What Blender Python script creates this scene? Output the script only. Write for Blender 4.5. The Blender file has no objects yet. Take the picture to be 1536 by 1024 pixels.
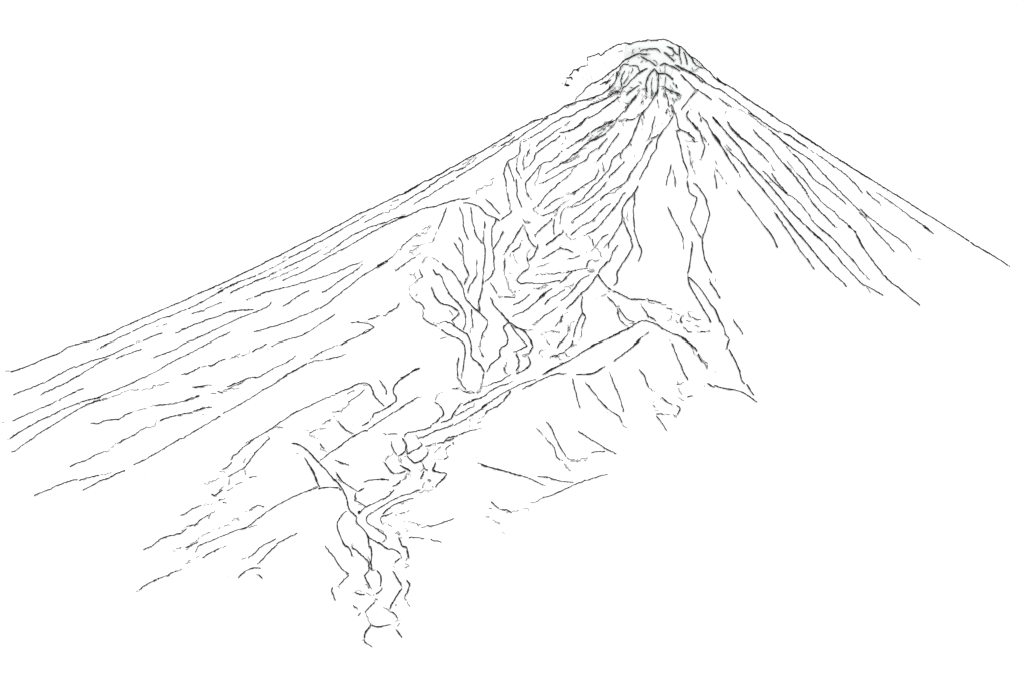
import bpy, math, random
import numpy as np
from mathutils import Vector
from mathutils.bvhtree import BVHTree
DATA = """
A 882.2 91.6 881.4 86.9 886.9 85 893.9 83 898.6 80.9 901.7 83.8 906.4 79.8 908.8 77.5 915 73.6 924.4 68.9 933.8 65.8 940 65.5 945.5 66.9 955.6 63.1 965 62.2 972.8 60.8 980.6 61.6 990 60 996.2 59.8 1002.5 61.6 1008.8 65.3 1016.6 68.6 1022 71.2 1027.5 76.7 1035.3 84.5 1043.1 89.2 1050.9 95.5 1057.2 103.3 1065 109.5 1071.2 116.6 1080.6 122.8; 
D 905.6 82.2 907.2 77.5 910.3 76.7; C 915 75.2 924.4 68.1 932.2 67.3; D 880.9 95.5 881.4 98.6 878.3 99.4; B 877.5 99.8 871.2 100.6 865.8 104.8 867.3 106.4; 
D 867.3 108 868.9 104.1; B 865.8 104.8 860.3 105.6 858 110.3 854.4 113.4; B 850.2 117.8 853.3 116.9 856.9 116.9 858 119.4; C 849.7 120.5 848.6 125.2 847 127.5; 
A 847 128.3 850.2 127.5 853.3 128.8 849.4 129.4; C 841.9 125.6 845.5 126.7; A 879.1 132.2 886.9 126.7 894.7 123.6 907.2 115.8 918.1 107.2 927.5 100.9 935.3 91.6 941.6 88.4 949.4 84.5 957.2 81.1 965 81.4 970.5 81.9; 
B 862.7 151.2 868.1 144.7 873.6 139.2 879.1 132.2; B 900.2 127.5 908.8 124.4 916.6 120.5; A 840 165 849.4 159.5 858.8 155.6 868.1 152.8 882.2 149.4 893.1 145.5 904.1 140.8 913.4 133.8 918.9 127.5 923.6 121.2 925.2 115 924.4 108.8; 
B 925.2 115 928.3 107.2 932.2 100.9 936.1 97 942.3 97.8; B 944.4 99.4 954.8 99.1 957.5 102.5 958.8 107.2; C 847.8 161.1 861.9 156.4 867.3 152.5; A 840 178.8 847.8 176.2 856.4 174.7 868.1 167.3 880.6 161.9 888.4 156.4 899.4 153.3 910.3 147.8 918.1 142.3 927.5 136.9; 
B 932.2 130.6 931.9 121.2 933 115 936.9 107.2; B 933.8 133.8 941.6 127.5 946.2 121.2 952.5 115.8 959.5 108.8 970.5 103.3; B 961.9 85.3 968.1 89.2 975.2 92.3 979.1 96.2 983.8 99.4; 
B 961.9 76.7 965 75.2 972.8 74.1 980.6 73.6 986.1 74.7 990 79.1; A 1000.9 70.5 1008 73.6 1011.9 78.3 1016.6 83; B 996.2 79.8 1003.3 84.5 1011.1 92.3; B 1018.9 71.2 1018.9 82.2 1021.2 90 1022.5 96.2; 
B 1025.2 79.1 1028.3 85.3 1030.6 92.3 1030.9 97; B 1033.8 82.2 1037.7 88.4 1041.6 95.5 1047 100.2 1054.1 102.5; C 1037.7 100.9 1040 107.2; D 1041.6 105.6 1049.4 102.5; 
B 990.8 99.1 996.2 95.5 1004.1 98.6 1011.9 101.7 1019.7 107.2; B 969.7 122.8 972.8 114.2 979.1 107.2 981.4 103.8 985.3 108 987.7 110.3 996.2 111.1 1002.5 114.2 1008.8 119.7; 
B 988.4 110.3 987.7 119.7 986.9 130.6 985.3 138.4 983 143.1; B 969.7 122.8 969.7 132.2 970.5 137.7; B 940 143.1 946.2 136.9 952.5 132.2 958.8 129.1; B 936.9 168.9 943.1 159.5 949.4 149.4 954.1 143.9; 
B 924.4 179.8 932.2 171.2 936.1 167.3; B 997.8 131.4 1004.1 135.3 1011.9 139.2 1019.7 142.3; B 997.5 135.3 997.8 140 1000.9 147.8 1003.3 160.3; B 963.4 171.2 969.7 163.4 974.4 157.2 979.1 149.4 985.3 140 986.9 133.8; 
B 950.9 199.4 955.6 188.4 960.3 175.9 963.4 171.2; B 977.5 199.4 979.1 188.4 981.4 179.1 982.5 175.2; B 1007.2 158 1009.5 161.9 1014.2 174.4 1016.6 183.8 1018.9 193.1 1024.4 196.2 1033.8 200; 
B 1019.7 194.7 1015 197.8; B 991.6 200 999.4 190 1005.6 182.2 1009.5 175.9; A 1013.4 97.8 1024.4 104.1 1033.8 108.8 1043.1 115 1052.5 122 1060.3 125.9; 
B 1033.8 108.8 1041.6 111.9 1050.9 116.6 1058.8 124.4 1066.6 129.8 1080.6 135.3; D 1022.8 101.7 1030.6 107.2 1036.9 110.3; A 1021.2 112.7 1029.1 120.5 1036.9 128.3 1044.7 135.3 1050.9 138.4 1058.8 143.9 1067.3 149.4; 
B 1041.6 140 1035.3 147.8 1027.5 157.2 1022 165; B 1033 167.3 1030.6 172.8 1033 179.1 1039.2 186.9 1044.7 193.1 1050.9 199.4; B 1053.3 175.9 1058.8 182.2 1063.4 190 1068.1 199.4; 
A 1068.9 175.9 1074.4 183 1080 189.2; B 886.9 199.4 894.7 193.1 905.6 188.4 915 183.8 924.4 180.6; B 840 199.4 850.9 197.8 863.4 192.3 869.7 186.1 877.5 179.1; 
D 879.1 178.3 883 174.4; B 882.2 177.5 893.1 172.8 902.5 165.8 910.3 158.8 921.2 151.7 927.5 146.2; C 846.2 190 855.6 181.4; D 840 192.3 843.1 191.6; C 8.2 556.2 15.2 555.3; 
A 16.4 556.6 25.4 554.7 39.1 549.4 50.8 544.5 66.4 537.7 80.1 532.8 89.8 527.9 103.5 519.5 113.3 516.8 125 513.3 136.7 511.3 146.5 507.4 164.1 501.6 175.8 495.7 187.5 489.8 207 481.1 220.7 475.2 238.3 467.4 250 462.5 261.7 457.6 277.3 450.8 289.1 444.9 300 440; 
D 142.6 508.4 150.4 505.5 158.2 503.5; D 125 514.3 136.7 511.7; C 144.5 524.4 150.4 521.5 162.1 516.2; B 150.4 521.5 168 512.3 181.6 505.5 195.3 499.6; 
B 199.2 497.7 207 493.8 218.8 487.9 230.5 484 242.2 478.1 253.9 474.8 261.7 471.9 279.3 464.5; B 282.2 463.5 291 459.6 300 454.7; D 233.4 490.8 238.3 489.8; 
D 243.2 487.9 251 485; B 20.3 591 29.3 587.5 43 582.6 54.7 577.7 64.5 573.4; B 65.4 574.2 73.2 569.5 85.9 562.1 101.6 554.3 112.3 549.4; B 113.3 550.8 125 545.5 140.6 539.1 150.4 537.1 164.1 532.8 175.8 527 187.5 521.1 201.2 515.2; 
B 214.8 511.3 224.6 506.4 234.4 502.5 243.2 499.6; D 201.2 515.2 208 512.3 214.8 511.3; C 60.5 592.4 66.4 588.5; B 64.5 589.5 78.1 582.6 89.8 577.7 101.6 571.9 113.3 565 125 558.2 136.7 551.4 146.5 544.5 156.2 539.6 163.1 537.1; 
B 173.8 537.1 185.5 532.8 199.2 527.9 211.9 523.4; B 263.7 500.6 273.4 495.7 283.2 490.8 300 484.4; D 284.2 472.3 288.1 471.3; B 288.1 471.3 300 467.4; 
C 226.6 537.7 234.4 534.8; B 230.5 536.7 242.2 531.8 253.9 527 265.6 522.1 277.3 515.2 289.1 510.4 300 505.5; B 128.9 600 144.5 596.3 156.2 591.4 169.9 585.5 183.6 579.7 199.2 573.8 210.9 567 224.6 561.1 240.2 553.3 253.9 544.5 273.4 534.8 287.1 527.9 300 521.1; 
D 148.4 599.2 162.1 595.3 175.8 591.4 185.5 587.5 195.3 584.6 208 582.6; D 211.9 584 224.6 581.6 240.2 576.8 254.9 571.9; B 272.5 561.1 281.2 560.5 291 555.3 300 550.4; 
B 289.1 580.1 300 579.3; D 276.4 599.6 287.1 595.3 300 592.4; B 87.9 599.6 99.6 593.4 113.3 586.5 125 582; C 503.5 706.4 504.7 710.5; B 504.7 710.5 509.4 715.8 515.2 722.3 522.3 727.5 530.5 732.2 536.9 736.3 542.2 734 546.3 731.6; 
D 511.7 717.6 516.4 723.4; A 500 717.6 505.9 722.3 510.5 728.1 515.2 736.3 519.3 744.5 521.1 752.7 523.4 762.1 526.4 766.8 530.5 770.3 534.6 773.8; D 507 717.6 511.7 722.3; 
B 500 730.2 507 730.7 511.7 734; C 545.1 724 546.3 722.3 551.6 719.9 557.4 718.8; B 546.3 722.3 551.6 720.2 560.9 718.8 570.3 718.2 582.6 718.5; A 582 700 585.6 705.9 590.2 708.8; 
C 590.2 708.2 597.3 709.4 604.3 708 609 705.3; A 604.3 700 609 701.8 613.1 704.1 614.8 705.9; D 614.8 710 610.2 711.1 609 716.4 605.5 718.8 600.8 719.9; 
A 589.7 728.7 593.8 727 597.3 724 600.8 720.5; B 534 738.7 532.2 743.4 533.4 746.9 531.6 749.2 535.2 751.6 541 754.5 548 758; D 536.9 755.7 542.2 757.4; 
B 537.5 768 542.2 765.6 546.9 760.9 552.7 758 560.9 754.5 568 750.4 572.7 748 582 743.4 586.7 738.7 591.4 734.6; D 568 750.4 575 746.9; D 579.7 736.9 577.9 738.7; 
B 537.5 766.2 539.3 765 540.4 767.4 538.1 769.1 537.5 766.8; D 583.2 736.3 589.1 735.2; B 559.8 768 565.6 763.3 572.7 758.6 582 753.9 589.1 749.2 598.4 744.5 605.5 742.2 614.8 739.8 624.2 735.7 630.1 734.6; 
D 599.6 743.9 605.5 741.6; D 624.2 738.7 631.3 738.1 637.1 734.6 644.1 735.2 650 732.8; B 574.4 769.7 580.9 763.9 589.1 758 597.3 753.9 605.5 751 612.5 748.6 619.5 747.1; 
D 602 754.5 612.5 751.6; B 534.6 775 535.2 782 538.7 786.7 544.5 792.6 549.2 799.6 553.3 805.5; A 553.3 805.5 560.9 810.2 570.3 814.8 577.3 819.8; A 551 802 552.7 810.2 553.9 819.8; 
B 559.8 768 553.9 770.3 550.4 775 550.4 782 555.1 786.7 562.1 790.2 569.1 796.1 575 799.6 578.5 803.1 579.1 806.6; C 579.1 806.6 576.2 810.2 572.7 812.5; 
D 563.3 790.2 570.3 793.8 576.2 797.3; B 520.5 766.2 517.6 767.4 512.9 772.7 508.2 779.7 505.9 786.7 507.6 796.1 510.5 804.3 515.2 813.7 521.1 819.8; D 524.6 814.3 529.3 818.9; 
B 588.5 769.1 582 770.9 575 773.2 571.5 776.2 571.5 780.9 573.2 783.2; D 572.7 786.7 579.7 783.8 586.7 790.2; D 592.6 772.7 598.4 770.3 605.5 769.1 614.8 765; 
D 605.5 782 612.5 782 617.2 781.8 621.9 783.8 626.6 786.7 631.3 786.1; B 640.6 787.9 647.7 787.9 657 786.1 664.1 783.2 671.1 780.3 680 777.3; D 631.3 790.8 639.5 787.9; 
D 609 795.5 616.6 795.2; B 613.7 806.6 617.2 805.5 626.6 805.5 635.9 807.2; B 646.5 807.8 652.3 810.2 661.7 812.5; D 592.6 799.6 597.3 796.1 599.6 800.8 593.8 799.6; 
B 598.4 805.5 600.2 811.3 603.1 817.2 610.2 819.3; D 599.6 806.1 603.1 805.5; D 630.1 706.4 635.9 701.8 639.5 702.3; B 635.9 707.6 631.3 715.2; A 650.6 700 648.8 704.7 653.5 707 661.7 708.4 668.8 709.4; 
C 668.8 709.4 671.7 710; A 668.2 712.9 666.4 716.4 661.7 721.1 656.5 725.2; A 656.5 725.2 653.5 729.3; D 653.5 729.3 648.2 730.5; D 638.3 722.3 632.4 731.6; 
D 641.2 718.8 645.9 719.3 643.6 721.7 644.7 717.6; D 607.8 791.4 611.3 792.6; A 625 279.7 634.4 273.9 642.2 271.2 653.1 265.3 665.6 259.1 675 252.8 684.4 248.1 693.8 242.7 703.1 237.5 712.5 232.5 721.9 227.8 731.2 222.3 740.6 216.9 748.4 212.2 757.8 206.7 765.6 201.2 773.4 196.6 781.2 192.7 790.6 188 796.9 183.3 804.7 180.6 814.1 177.8; 
D 759.4 206.7 768.8 201.2; D 787.5 188.8 796.9 185.6 803.1 182.5; A 818.8 175.5 826.6 172.3 834.4 169.2 840 165.3; D 816.4 176.2 818.8 177.8 821.9 176.2; 
B 821.9 177 814.1 182.5 807.8 187.2 800 192.7 790.6 198.1 781.2 205.9 776.6 209.1; B 776.6 209.1 768.8 214.5 765.6 215.6; D 760.9 220 765.6 216.9 768 214.5; 
B 759.4 219.2 753.1 223.1 745.3 229.4 735.9 234.8 726.6 240 717.2 246.6 709.4 252 700 257.5 692.2 262.2 684.4 266.9; D 684.4 267.7 689.1 263.8 693.8 261.4; 
B 681.2 270.8 671.9 276.2 664.1 279.7; B 643.8 279.7 651.6 274.7 659.4 268.4 668.8 263.8 681.2 256.7; B 682.8 257.2 690.6 254.4 698.4 251.2; D 693.8 248.1 700 244.2 712.5 238; 
D 697.7 250.5 707.8 243.4 714.8 235.6; D 700 241.1 707.8 237.2 714.1 233.3; C 746.9 221.6 753.1 218.4 759.4 214.5; B 751.6 219.2 760.9 213.8 771.9 205.6; 
D 736.7 222.3 745.3 218.4; B 840 179.4 831.2 184.1 821.9 190.3 814.1 196.6 804.7 202 795.3 207.5; D 793.8 207.8 784.4 209.4; D 784.4 213.8 790.6 211.4; 
C 782.8 210.6 780.5 215.3; B 780.5 215.3 780 223.1 778.9 229.4 777.3 232.5 771.9 236.4 761.7 242.7; A 761.7 242.7 759.4 248.1; B 759.4 248.1 757 254.4 756.2 260.6 757.8 270 759.7 279.7; 
D 754.7 262.2 756.2 255.9; B 762.5 245 764.8 252.8 767.2 260.6 771.1 271.6; D 760.9 245 762.5 250.5; B 774.2 270 775 279.7; C 778.1 234.1 775.8 241.9 774.7 251.2; 
B 774.7 251.2 775 255.9 779.7 263; C 781.2 265.3 781.6 268.4; C 786.7 232.5 784.4 241.9 783.6 248.1; D 785.9 243.4 784.4 255.9; B 794.5 224.7 789.8 234.8; 
C 795.3 215.3 793.8 220; C 795.3 229.4 793 231.7; B 804.7 220 810.9 214.5 815.6 210.6; C 809.4 212.2 814.1 210.6; B 815.6 210.3 825 203.6 832.8 198.1 840 193.4; 
B 840 204.4 832.8 210.6 825 215.3 815.6 222.3 807.8 228.6 802.3 234.1 800.8 240.3 793.8 249.7; D 793.8 248.9 785.9 254.4; D 803.1 230.9 810.9 223.9 815.6 221.6; 
D 831.2 212.2 840 205.2; B 840 230.2 832.8 237.2 826.6 242.7 818.8 244.2 813.3 245.8 807.8 251.2 801.6 259.8 793.8 267.7 789.1 273.9 788.3 279.7; D 793.8 266.9 796.9 265.3; 
D 812.5 248.1 808.6 255.9 807 263.8 803.1 274.7 803.1 279.7; D 806.2 251.2 810.2 254.4; B 818 261.4 826.6 255.9 834.4 251.2 840 247.3; C 807.8 276.2 815.6 273.9; 
B 814.1 275 823.4 270 831.2 266.1 840 259.8; B 832.8 279.7 840 273.9; D 725 279.7 735.9 277 739.8 273.1; D 735.9 271.6 741.4 266.9; B 840 229.7 843.1 227.3; 
B 850.2 223.4 860.3 217.2 868.1 211.7 875.9 207 883.8 200; D 855.6 219.5 866.6 213.3; D 871.2 211.7 883.8 203.1; B 840 246.9 849.4 241.4 858.8 233.6 868.1 226.6 874.4 220.3 880.6 215.6 886.9 211.7 896.2 207.8 908.8 200.8; 
D 840 246.1 852.5 240.6 861.9 237.5 868.1 232.8; D 840 243.8 849.4 239.1 857.2 235.9; D 844.7 246.9 857.2 242.2 871.2 232.8; D 860.3 233.6 871.2 225.8 880.6 221.9; 
B 840 260.6 849.4 254.7 860.3 250 871.2 245.3 879.8 239.8; B 879.8 239.4 882.2 233.6 890 226.6 895.5 222.7; B 897.8 223.4 902.5 217.2 911.1 208.6; D 896.2 225.8 898.6 223.4 897 221.1; 
C 841.6 273.1 849.4 267.2 857.2 259.4; D 857.2 257.8 861.9 251.6 865 249.2; C 857.2 257.8 858 254.7; D 890 245.3 895.5 243; B 895.5 242.2 902.5 233.6 908 230.5 911.9 223.4 918.1 214.1 924.4 206.2 928.3 200.8; 
D 907.2 232.8 910.3 226.6; D 895.5 244.5 897.8 251.6 898.1 256.2; B 897.8 256.2 895.9 262.5 891.6 268.8 886.9 271.9; B 886.9 271.9 879.1 277.3 871.2 282 866.6 285.2; 
D 871.2 281.2 877.5 280.5; B 866.6 285.2 858.8 290.6; D 858.8 290.6 863.4 289.1 859.5 293; D 840 297.7 847.8 293.8 857.2 290.9; D 840 309.4 846.2 303.9 854.1 297.7; 
D 841.6 304.7 847.8 300; C 903.3 243.8 904.8 250 906.9 257.8; A 950.9 200 947.8 207.8 943.9 214.1 941.6 218.8; B 941.6 218.8 935.3 224.2 931.4 230.5; B 930.6 230.5 930.9 237.5; 
D 929.1 239.1 933.8 239.1; B 929.8 229.7 922.8 235.2 918.9 239.1 916.6 245.3 915 251.6 910.3 258.6 902.5 267.2 896.2 274.2 888.4 281.2 880.6 290.6 874.4 298.4 869.7 303.1 865.8 303.9; 
D 865.8 303.9 857.2 309.4; B 936.1 243 929.1 250.8 922.8 257.8 915 264.1 913.4 266.4; C 911.1 271.9 907.2 276.6; B 908.8 275 902.5 282.8 894.7 290.6 886.9 296.9 877.5 303.9 869.7 307.8 861.9 310.2; 
D 886.9 296.9 893.1 292.2; C 849.4 311.2 860.3 311.2; C 848.6 311.7 844.7 315.6 841.6 325 840 337.5; B 986.9 202.3 982.2 207 977.5 208.6; B 978.3 211.7 971.2 218.8 968.9 222.7 965 231.2 960.3 240.6 954.1 248.4 949.4 256.2 944.7 262.5 940 271.1 936.9 275; 
D 941.6 273.4 946.2 262.5; C 971.2 218.8 975.9 214.1; B 975.9 200.8 972.8 209.4; D 968.1 212.5 975.9 209.4; B 936.9 275 927.5 281.2 921.2 283.6 915 287.5; 
D 913.4 290.6 921.2 289.8 924.4 285.9 933.8 279.7; B 913.4 289.8 907.2 293.8 900.2 300; C 900.2 300 891.6 304.7 886.9 309.4; B 886.9 309.4 877.5 318 868.1 325 860.3 329.7; 
D 857.2 331.2 860.3 329.7 859.5 334.4 856.4 332.8; B 856.4 353.1 863.4 347.7 871.2 340.6 879.1 335.9 886.9 332 893.1 326.6 899.4 319.5 907.2 311.7 915.8 306.2; 
D 872.8 339.1 883.8 334.4; D 886.9 332 893.9 332.8; B 880.6 351.6 890 346.9 899.4 339.1 905.6 331.2 913.4 321.9 921.2 312.5 927.5 304.7 932.2 295.3 937.7 289.1; 
D 918.1 315.6 922.8 309.4; A 992.3 200 987.7 207.8 985.3 215.6 984.5 223.4; B 984.5 223.4 977.5 233.6 974.4 240.6 971.2 248.4 965 257.8 959.5 269.5; C 965 258.6 961.9 264.1; 
A 956.9 279.7 952.5 287.5 949.4 292.2 941.6 301.6 935.3 309.4 933.8 315.6; D 933 315.6 933.8 325; B 933.8 314.1 933.8 323.4 932.2 332.8 927.5 342.2 921.2 351.6 916.6 359.7; 
B 935.3 332.8 940 343.8 944.7 353.1 947.5 359.7; C 934.5 325 936.1 332.8; B 951.7 290.6 951.7 301.6 950.2 312.5 950.2 325 950.9 337.5 953.3 350 955.6 359.7; 
D 951.2 293.8 952.2 309.4; D 940.8 317.2 940 325 941.6 332.8; D 950.2 221.9 950.9 231.2 951.7 235.9; C 944.7 214.8 947.8 218.8; B 900.9 359.7 905.6 355.5 911.9 351.6; 
D 874.4 353.9 880.6 352.3; C 882.2 353.9 886.9 359.4; D 840 352.3 846.2 346.9; A 1015 200 1018.9 212.5 1022 226.6 1024.4 240.6 1027.5 246.9 1030.9 256.2; 
C 1030.9 256.2 1031.9 262.5 1030.3 268.8; B 1030.3 271.9 1032.2 282.8 1035.3 289.8 1044.7 296.1; D 1035.3 288.3 1039.2 293.8; B 1045 296.9 1044.7 303.1 1040.8 314.1 1036.9 323.4 1036.1 328.1; 
D 1036.1 321.9 1035.3 326.6; B 1036.1 329.7 1041.6 339.1 1045.5 346.9 1050.9 356.2; B 1040.8 275 1047.8 281.2 1054.1 289.8 1058 296.9 1060.3 306.2 1062.7 315.6 1063.8 323.4 1061.1 334.4 1058 345.3 1053.3 359.4; 
A 1031.4 200 1036.9 204.7 1041.6 208.6; D 1027.5 210.9 1038.4 212.5 1047 212.8; A 1038.4 210.2 1042.3 213.3; D 1031.4 218 1033.8 231.2 1035.3 245.3; D 1034.5 226.6 1036.1 245.3; 
D 1038.4 240.6 1039.2 253.1 1043.1 262.5; C 1040.8 257.8 1043.9 259.4; B 1050.9 200 1053.3 209.4 1056.4 217.2 1055.6 226.6 1051.7 237.5; D 1050.2 240.6 1052.5 237.5; 
D 1056.4 207 1058.8 212.5 1063.4 218.8; A 1068.9 200 1074.4 207.8 1080 214.8; B 1072.8 203.9 1080 213.3; C 1072.8 241.4 1075.6 246.9; D 1073.6 251.6 1080 261.7; 
D 1072 256.2 1072.8 268.8 1075.2 282.8; B 1006.4 247.7 1004.1 259.4 1000.9 268.8 999.1 278.1; C 1008.8 254.7 1011.9 265.6; B 1011.9 265.6 1013.1 280.5; 
B 1001.7 310.9 1005.6 320.3 1011.9 332.8 1018.1 343.8 1022.8 353.1 1024.8 359.7; B 600 293.3 610.9 288.6 618.8 283.9 625.8 280.8; B 600 308.1 609.4 301.9 618.8 295.6 626.6 290.9 632.8 287.8; 
B 631.2 287.8 637.5 285.5 645.3 280; B 625 304.2 634.4 298.8 645.3 293.3 654.7 287 664.8 280.8; C 620.3 307.8 625 303.4; A 600 328.4 609.4 325.3 618.8 320.9 629.7 315.9 642.2 312 653.1 309.7 662.5 306.6 670.3 304.7 678.1 301.9 687.5 299.5 696.9 299.5 704.7 297.5; 
C 600 326.1 606.2 325.3; A 695.3 304.7 703.1 305.3 712.5 308.1 720.3 311.2 725 316.7 731.2 322.2 739.1 325.3 749.2 331.2; B 728.1 299.5 734.4 304.2 740.6 311.2 745.3 316.7 749.2 320.9; 
B 752.3 330.3 757.8 325.3 764.1 321.4 768 317.5; D 759.4 281.6 760.9 292.5 763.3 303.4 764.1 312.8 767.2 317.5; D 761.7 289.4 763.3 298.8 765.6 314.4; 
D 713.3 290.9 715.6 290.6 715.6 286.2 725 280.8; B 669.5 312.5 667.2 320.6 663.3 330 659.4 338.6 657.8 343.3; C 655.5 347.2 652.3 353.4; C 652.3 355.8 648.4 363.6 641.4 365.9; 
D 637.5 365.9 629.7 367.5 623.4 373.8; D 618 370.6 629.7 368.3; D 613.3 376.9 625 374.5; D 612.5 381.6 620.3 380; B 600 375.3 606.2 367.5 614.1 360.5 620.3 355 625.8 351.1; 
D 625.8 351.9 631.2 353.4 635.9 348.8 631.2 351.1; D 623.4 355 635.9 351.9 640.6 348.8; D 633.6 345.6 640.6 340.9 647.7 338.6; D 639.1 348 645.3 340.9; 
B 600 401.6 609.4 394.8 617.2 389.4 623.4 387; C 623.4 384.7 631.2 380; C 643 386.2 637.5 387.8 632.8 395.6; C 648.4 387 653.1 389.4; D 653.9 390.2 660.9 394.8; 
B 663.3 396.4 670.3 401.9 678.1 407.3 682.8 412.8 687.5 420.6 692.2 428.4 694.5 433.1 695.6 439.7; D 689.1 420.6 692.2 430; D 663.3 394.8 665.6 398.8; 
B 629.2 405 631.2 411.2 633.6 415.9 628.1 419.1; D 614.1 411.2 620.3 412.8 623.4 408.1; D 620.3 412.8 625 419.1; D 628.1 418.3 623.4 423.8 615.6 430 613.3 436.2; 
B 650 405 654.7 412.8 659.4 412.8 663.3 416.7 665.6 425.3 668.8 432.3 673.4 439.7; C 646.1 431.6 650 439.4; B 689.4 312 693 320.6 695 330 695 339.4 698.4 350.3 702.3 359.7; 
C 689.1 310.5 689.4 312; D 694.5 339.4 696.9 345.6; B 706.2 312 707.5 320.6 707.8 330 710.9 340.9 712.5 348.8 716.4 356.6 721.1 362.8; B 680.8 365.2 685.9 372.2 692.2 382.3; 
B 688.3 356.6 693 365.2 693.8 372.2 694.5 381.6 695 389.4 695.3 394.1; D 692.2 390.9 696.1 398.8; B 695.3 395.6 699.2 403.4 702.3 409.7 703.1 414.4; B 701.6 415.9 696.9 426.9; 
D 700 415.9 696.1 423.8; A 727.3 333.1 726.6 342.5; C 725.8 345.6 725 364.4; B 725 364.4 727.3 372.2 728.1 381.6 726.9 392.5 725.8 401.9 725 411.2 724.2 425.3; 
B 721.1 364.4 725 365.2; B 723.4 423.8 722.7 433.1 721.1 439.7; D 722.7 430 724.2 437.8; B 743.8 330 741.4 336.2 737.8 343.3 737.5 355 738.3 370.6; B 754.7 347.2 750.8 355 746.9 364.4 740.6 372.2 739.1 375.3; 
D 753.9 347.2 755.5 350.3; B 739.1 376.9 740.6 386.2 741.4 400.3 742.2 403.4; B 742.2 405 737.5 412.8 734.4 417.5 728.1 423; C 715.6 389.4 714.8 401.9 714.8 412.8; 
B 714.8 412.8 709.4 422.2 704.7 430 701.6 439.7; B 735.9 425.3 740.6 433.1 745.3 439.7; A 784.4 337.8 779.7 345.6 773.4 355 768.8 364.4; B 768.8 364.4 762.5 372.2 757.8 378.4; 
C 757.8 378.4 754.7 383.4; D 785.2 328.4 786.7 333.9 793.8 335.5 795.3 333.1 787.5 331.6; D 785.9 339.4 788.3 345.6 792.2 351.9; B 789.1 348.8 793.8 359.7 800 368.3 803.1 370.6; 
D 781.2 361.2 780.5 367.5 776.6 373.8; A 778.9 372.2 768.8 378.4; D 765.6 380 764.8 386.2; D 765.6 380 771.1 376.9; D 768.8 381.6 771.9 389.4 776.6 397.2; 
B 807 367.5 803.1 378.4 800 384.7 794.5 390.9; C 807 368.3 808.6 367.5; D 796.9 372.2 793 376.9 790.9 386.2; A 790.6 386.2 792.2 392.5; D 791.4 394.1 794.5 398.8 792.2 402.7; 
B 792.2 403.4 784.4 408.9 779.7 414.4 775.8 419.8; D 771.1 421.4 776.6 420.6; B 775.8 421.4 781.2 425.3 785.9 426.1; C 757 387.8 757.5 395.6 757 401.9; 
B 757 387.8 757.5 397.2 756.2 406.6; D 757 408.1 758.6 417.5 760.9 423.8 763.3 434.7 768.8 436.2; B 785.9 425.3 800 425.3 815.6 426.1 826.6 423.8 840 421.4; 
B 821.9 411.2 831.2 412 840 408.9; D 803.1 414.4 821.9 410.5; C 804.7 401.9 815.6 398 825 394.8; B 819.5 367.5 828.1 360.5 840 351.9; D 811.7 387.8 817.2 388.6; 
A 814.1 388.6 821.9 383.9 831.2 378.4; B 831.2 378.4 840 372.2; B 802.3 353.4 810.9 344.1 818.8 337.8 825 331.6 827.3 327.7; D 801.6 351.9 803.1 356.6; 
B 816.4 314.1 823.4 308.1 831.2 301.9 840 297.5; B 834.4 280 825 287.8 817.2 295.6 810.9 304.2 806.2 309.7; C 806.2 309.7 800 313.6 800.8 316.7; D 800.8 316.7 806.2 320.6 814.1 323.8; 
B 814.1 323.8 823.4 321.4 831.2 317.5 840 309.7; D 835.9 314.4 834.4 320.6 831.2 325.3; B 832 330 830.5 339.4 830.9 351.9; B 775.3 280 775.8 289.4 775.8 295.6 778.9 301.9 783.1 311.2; 
B 788.3 280 789.8 287.8 793.8 295.6; C 795.3 297.2 797.2 300.3; D 818.8 439.7 826.6 433.9; D 771.9 439.4 779.7 436.2; D 896.6 223.1 902.8 217.7; B 879.4 177.8 873.1 185.6 864.5 191.9; 
B 864.5 192.2 857.5 195.8 845 199.7; B 930.9 145.8 920 152 913.8 157.5 904.4 163.8; D 614.1 440 615.6 444.7 620.3 449.4; B 617.2 446.2 623.4 452.5 632.8 457.2 636.2 463.4; 
D 624.2 445.5 626.6 440.8; D 635.6 463.4 634.4 468.1 634.7 477.5; B 634.7 477.5 640.6 482.2 646.9 486.1 654.7 490; D 650 485.3 657.8 491.6 665.6 497.8; 
B 662.5 494.7 668.8 500.2 678.1 504.1 685.9 507.5; A 685.9 507.5 692.2 511.9 696.9 518.1; A 696.6 518.1 697.7 527.5 696.9 536.9 695.3 546.2 693.8 555.6; 
C 693.8 555.6 692.2 567.3; C 660.2 509.5 665.6 506.9 671.1 505.6; B 660.2 484.5 667.2 483 675 485.6 681.2 489.2 689.1 494.7 693.8 497.5; D 650 485.3 659.4 486.1; 
C 673.4 465.8 678.1 470.5 679.7 473.6; D 678.1 480.6 680.5 485.3 681.2 488.4; B 677.3 480.9 684.4 475.2 688.3 469.7; A 650 440 653.1 446.2 658.6 452.5 664.1 456.9 671.9 458.4 679.7 461.9 686.7 466.6; 
C 686.7 466.6 689.1 471.2 685.2 475.2; A 671.9 440 678.1 446.2 685.2 453.3 690.6 459.5 693.8 464.2; D 676.6 443.1 687.5 454.1 692.2 460.3; B 693.8 464.2 697.7 471.2 698.8 479.1 697.7 486.9 695 494.7; 
D 693.8 463.4 699.2 475.9; A 695.6 440 698.4 447.8 703.9 454.8 710.9 462.7 718.8 468.9 725 474.4 730.5 479.8; C 730.5 479.8 732 485.3; B 732 485.3 728.9 492.3 724.2 500.2 721.9 508.8; 
D 721.9 508.8 720.3 515 719.5 521.2 721.9 527.5; B 721.9 529.1 722.7 532.2 725 534.5; D 723.4 502.5 727.3 506.4; D 716.4 518.9 720.3 521.2; B 721.9 440 719.5 449.4 718 454.1; 
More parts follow.
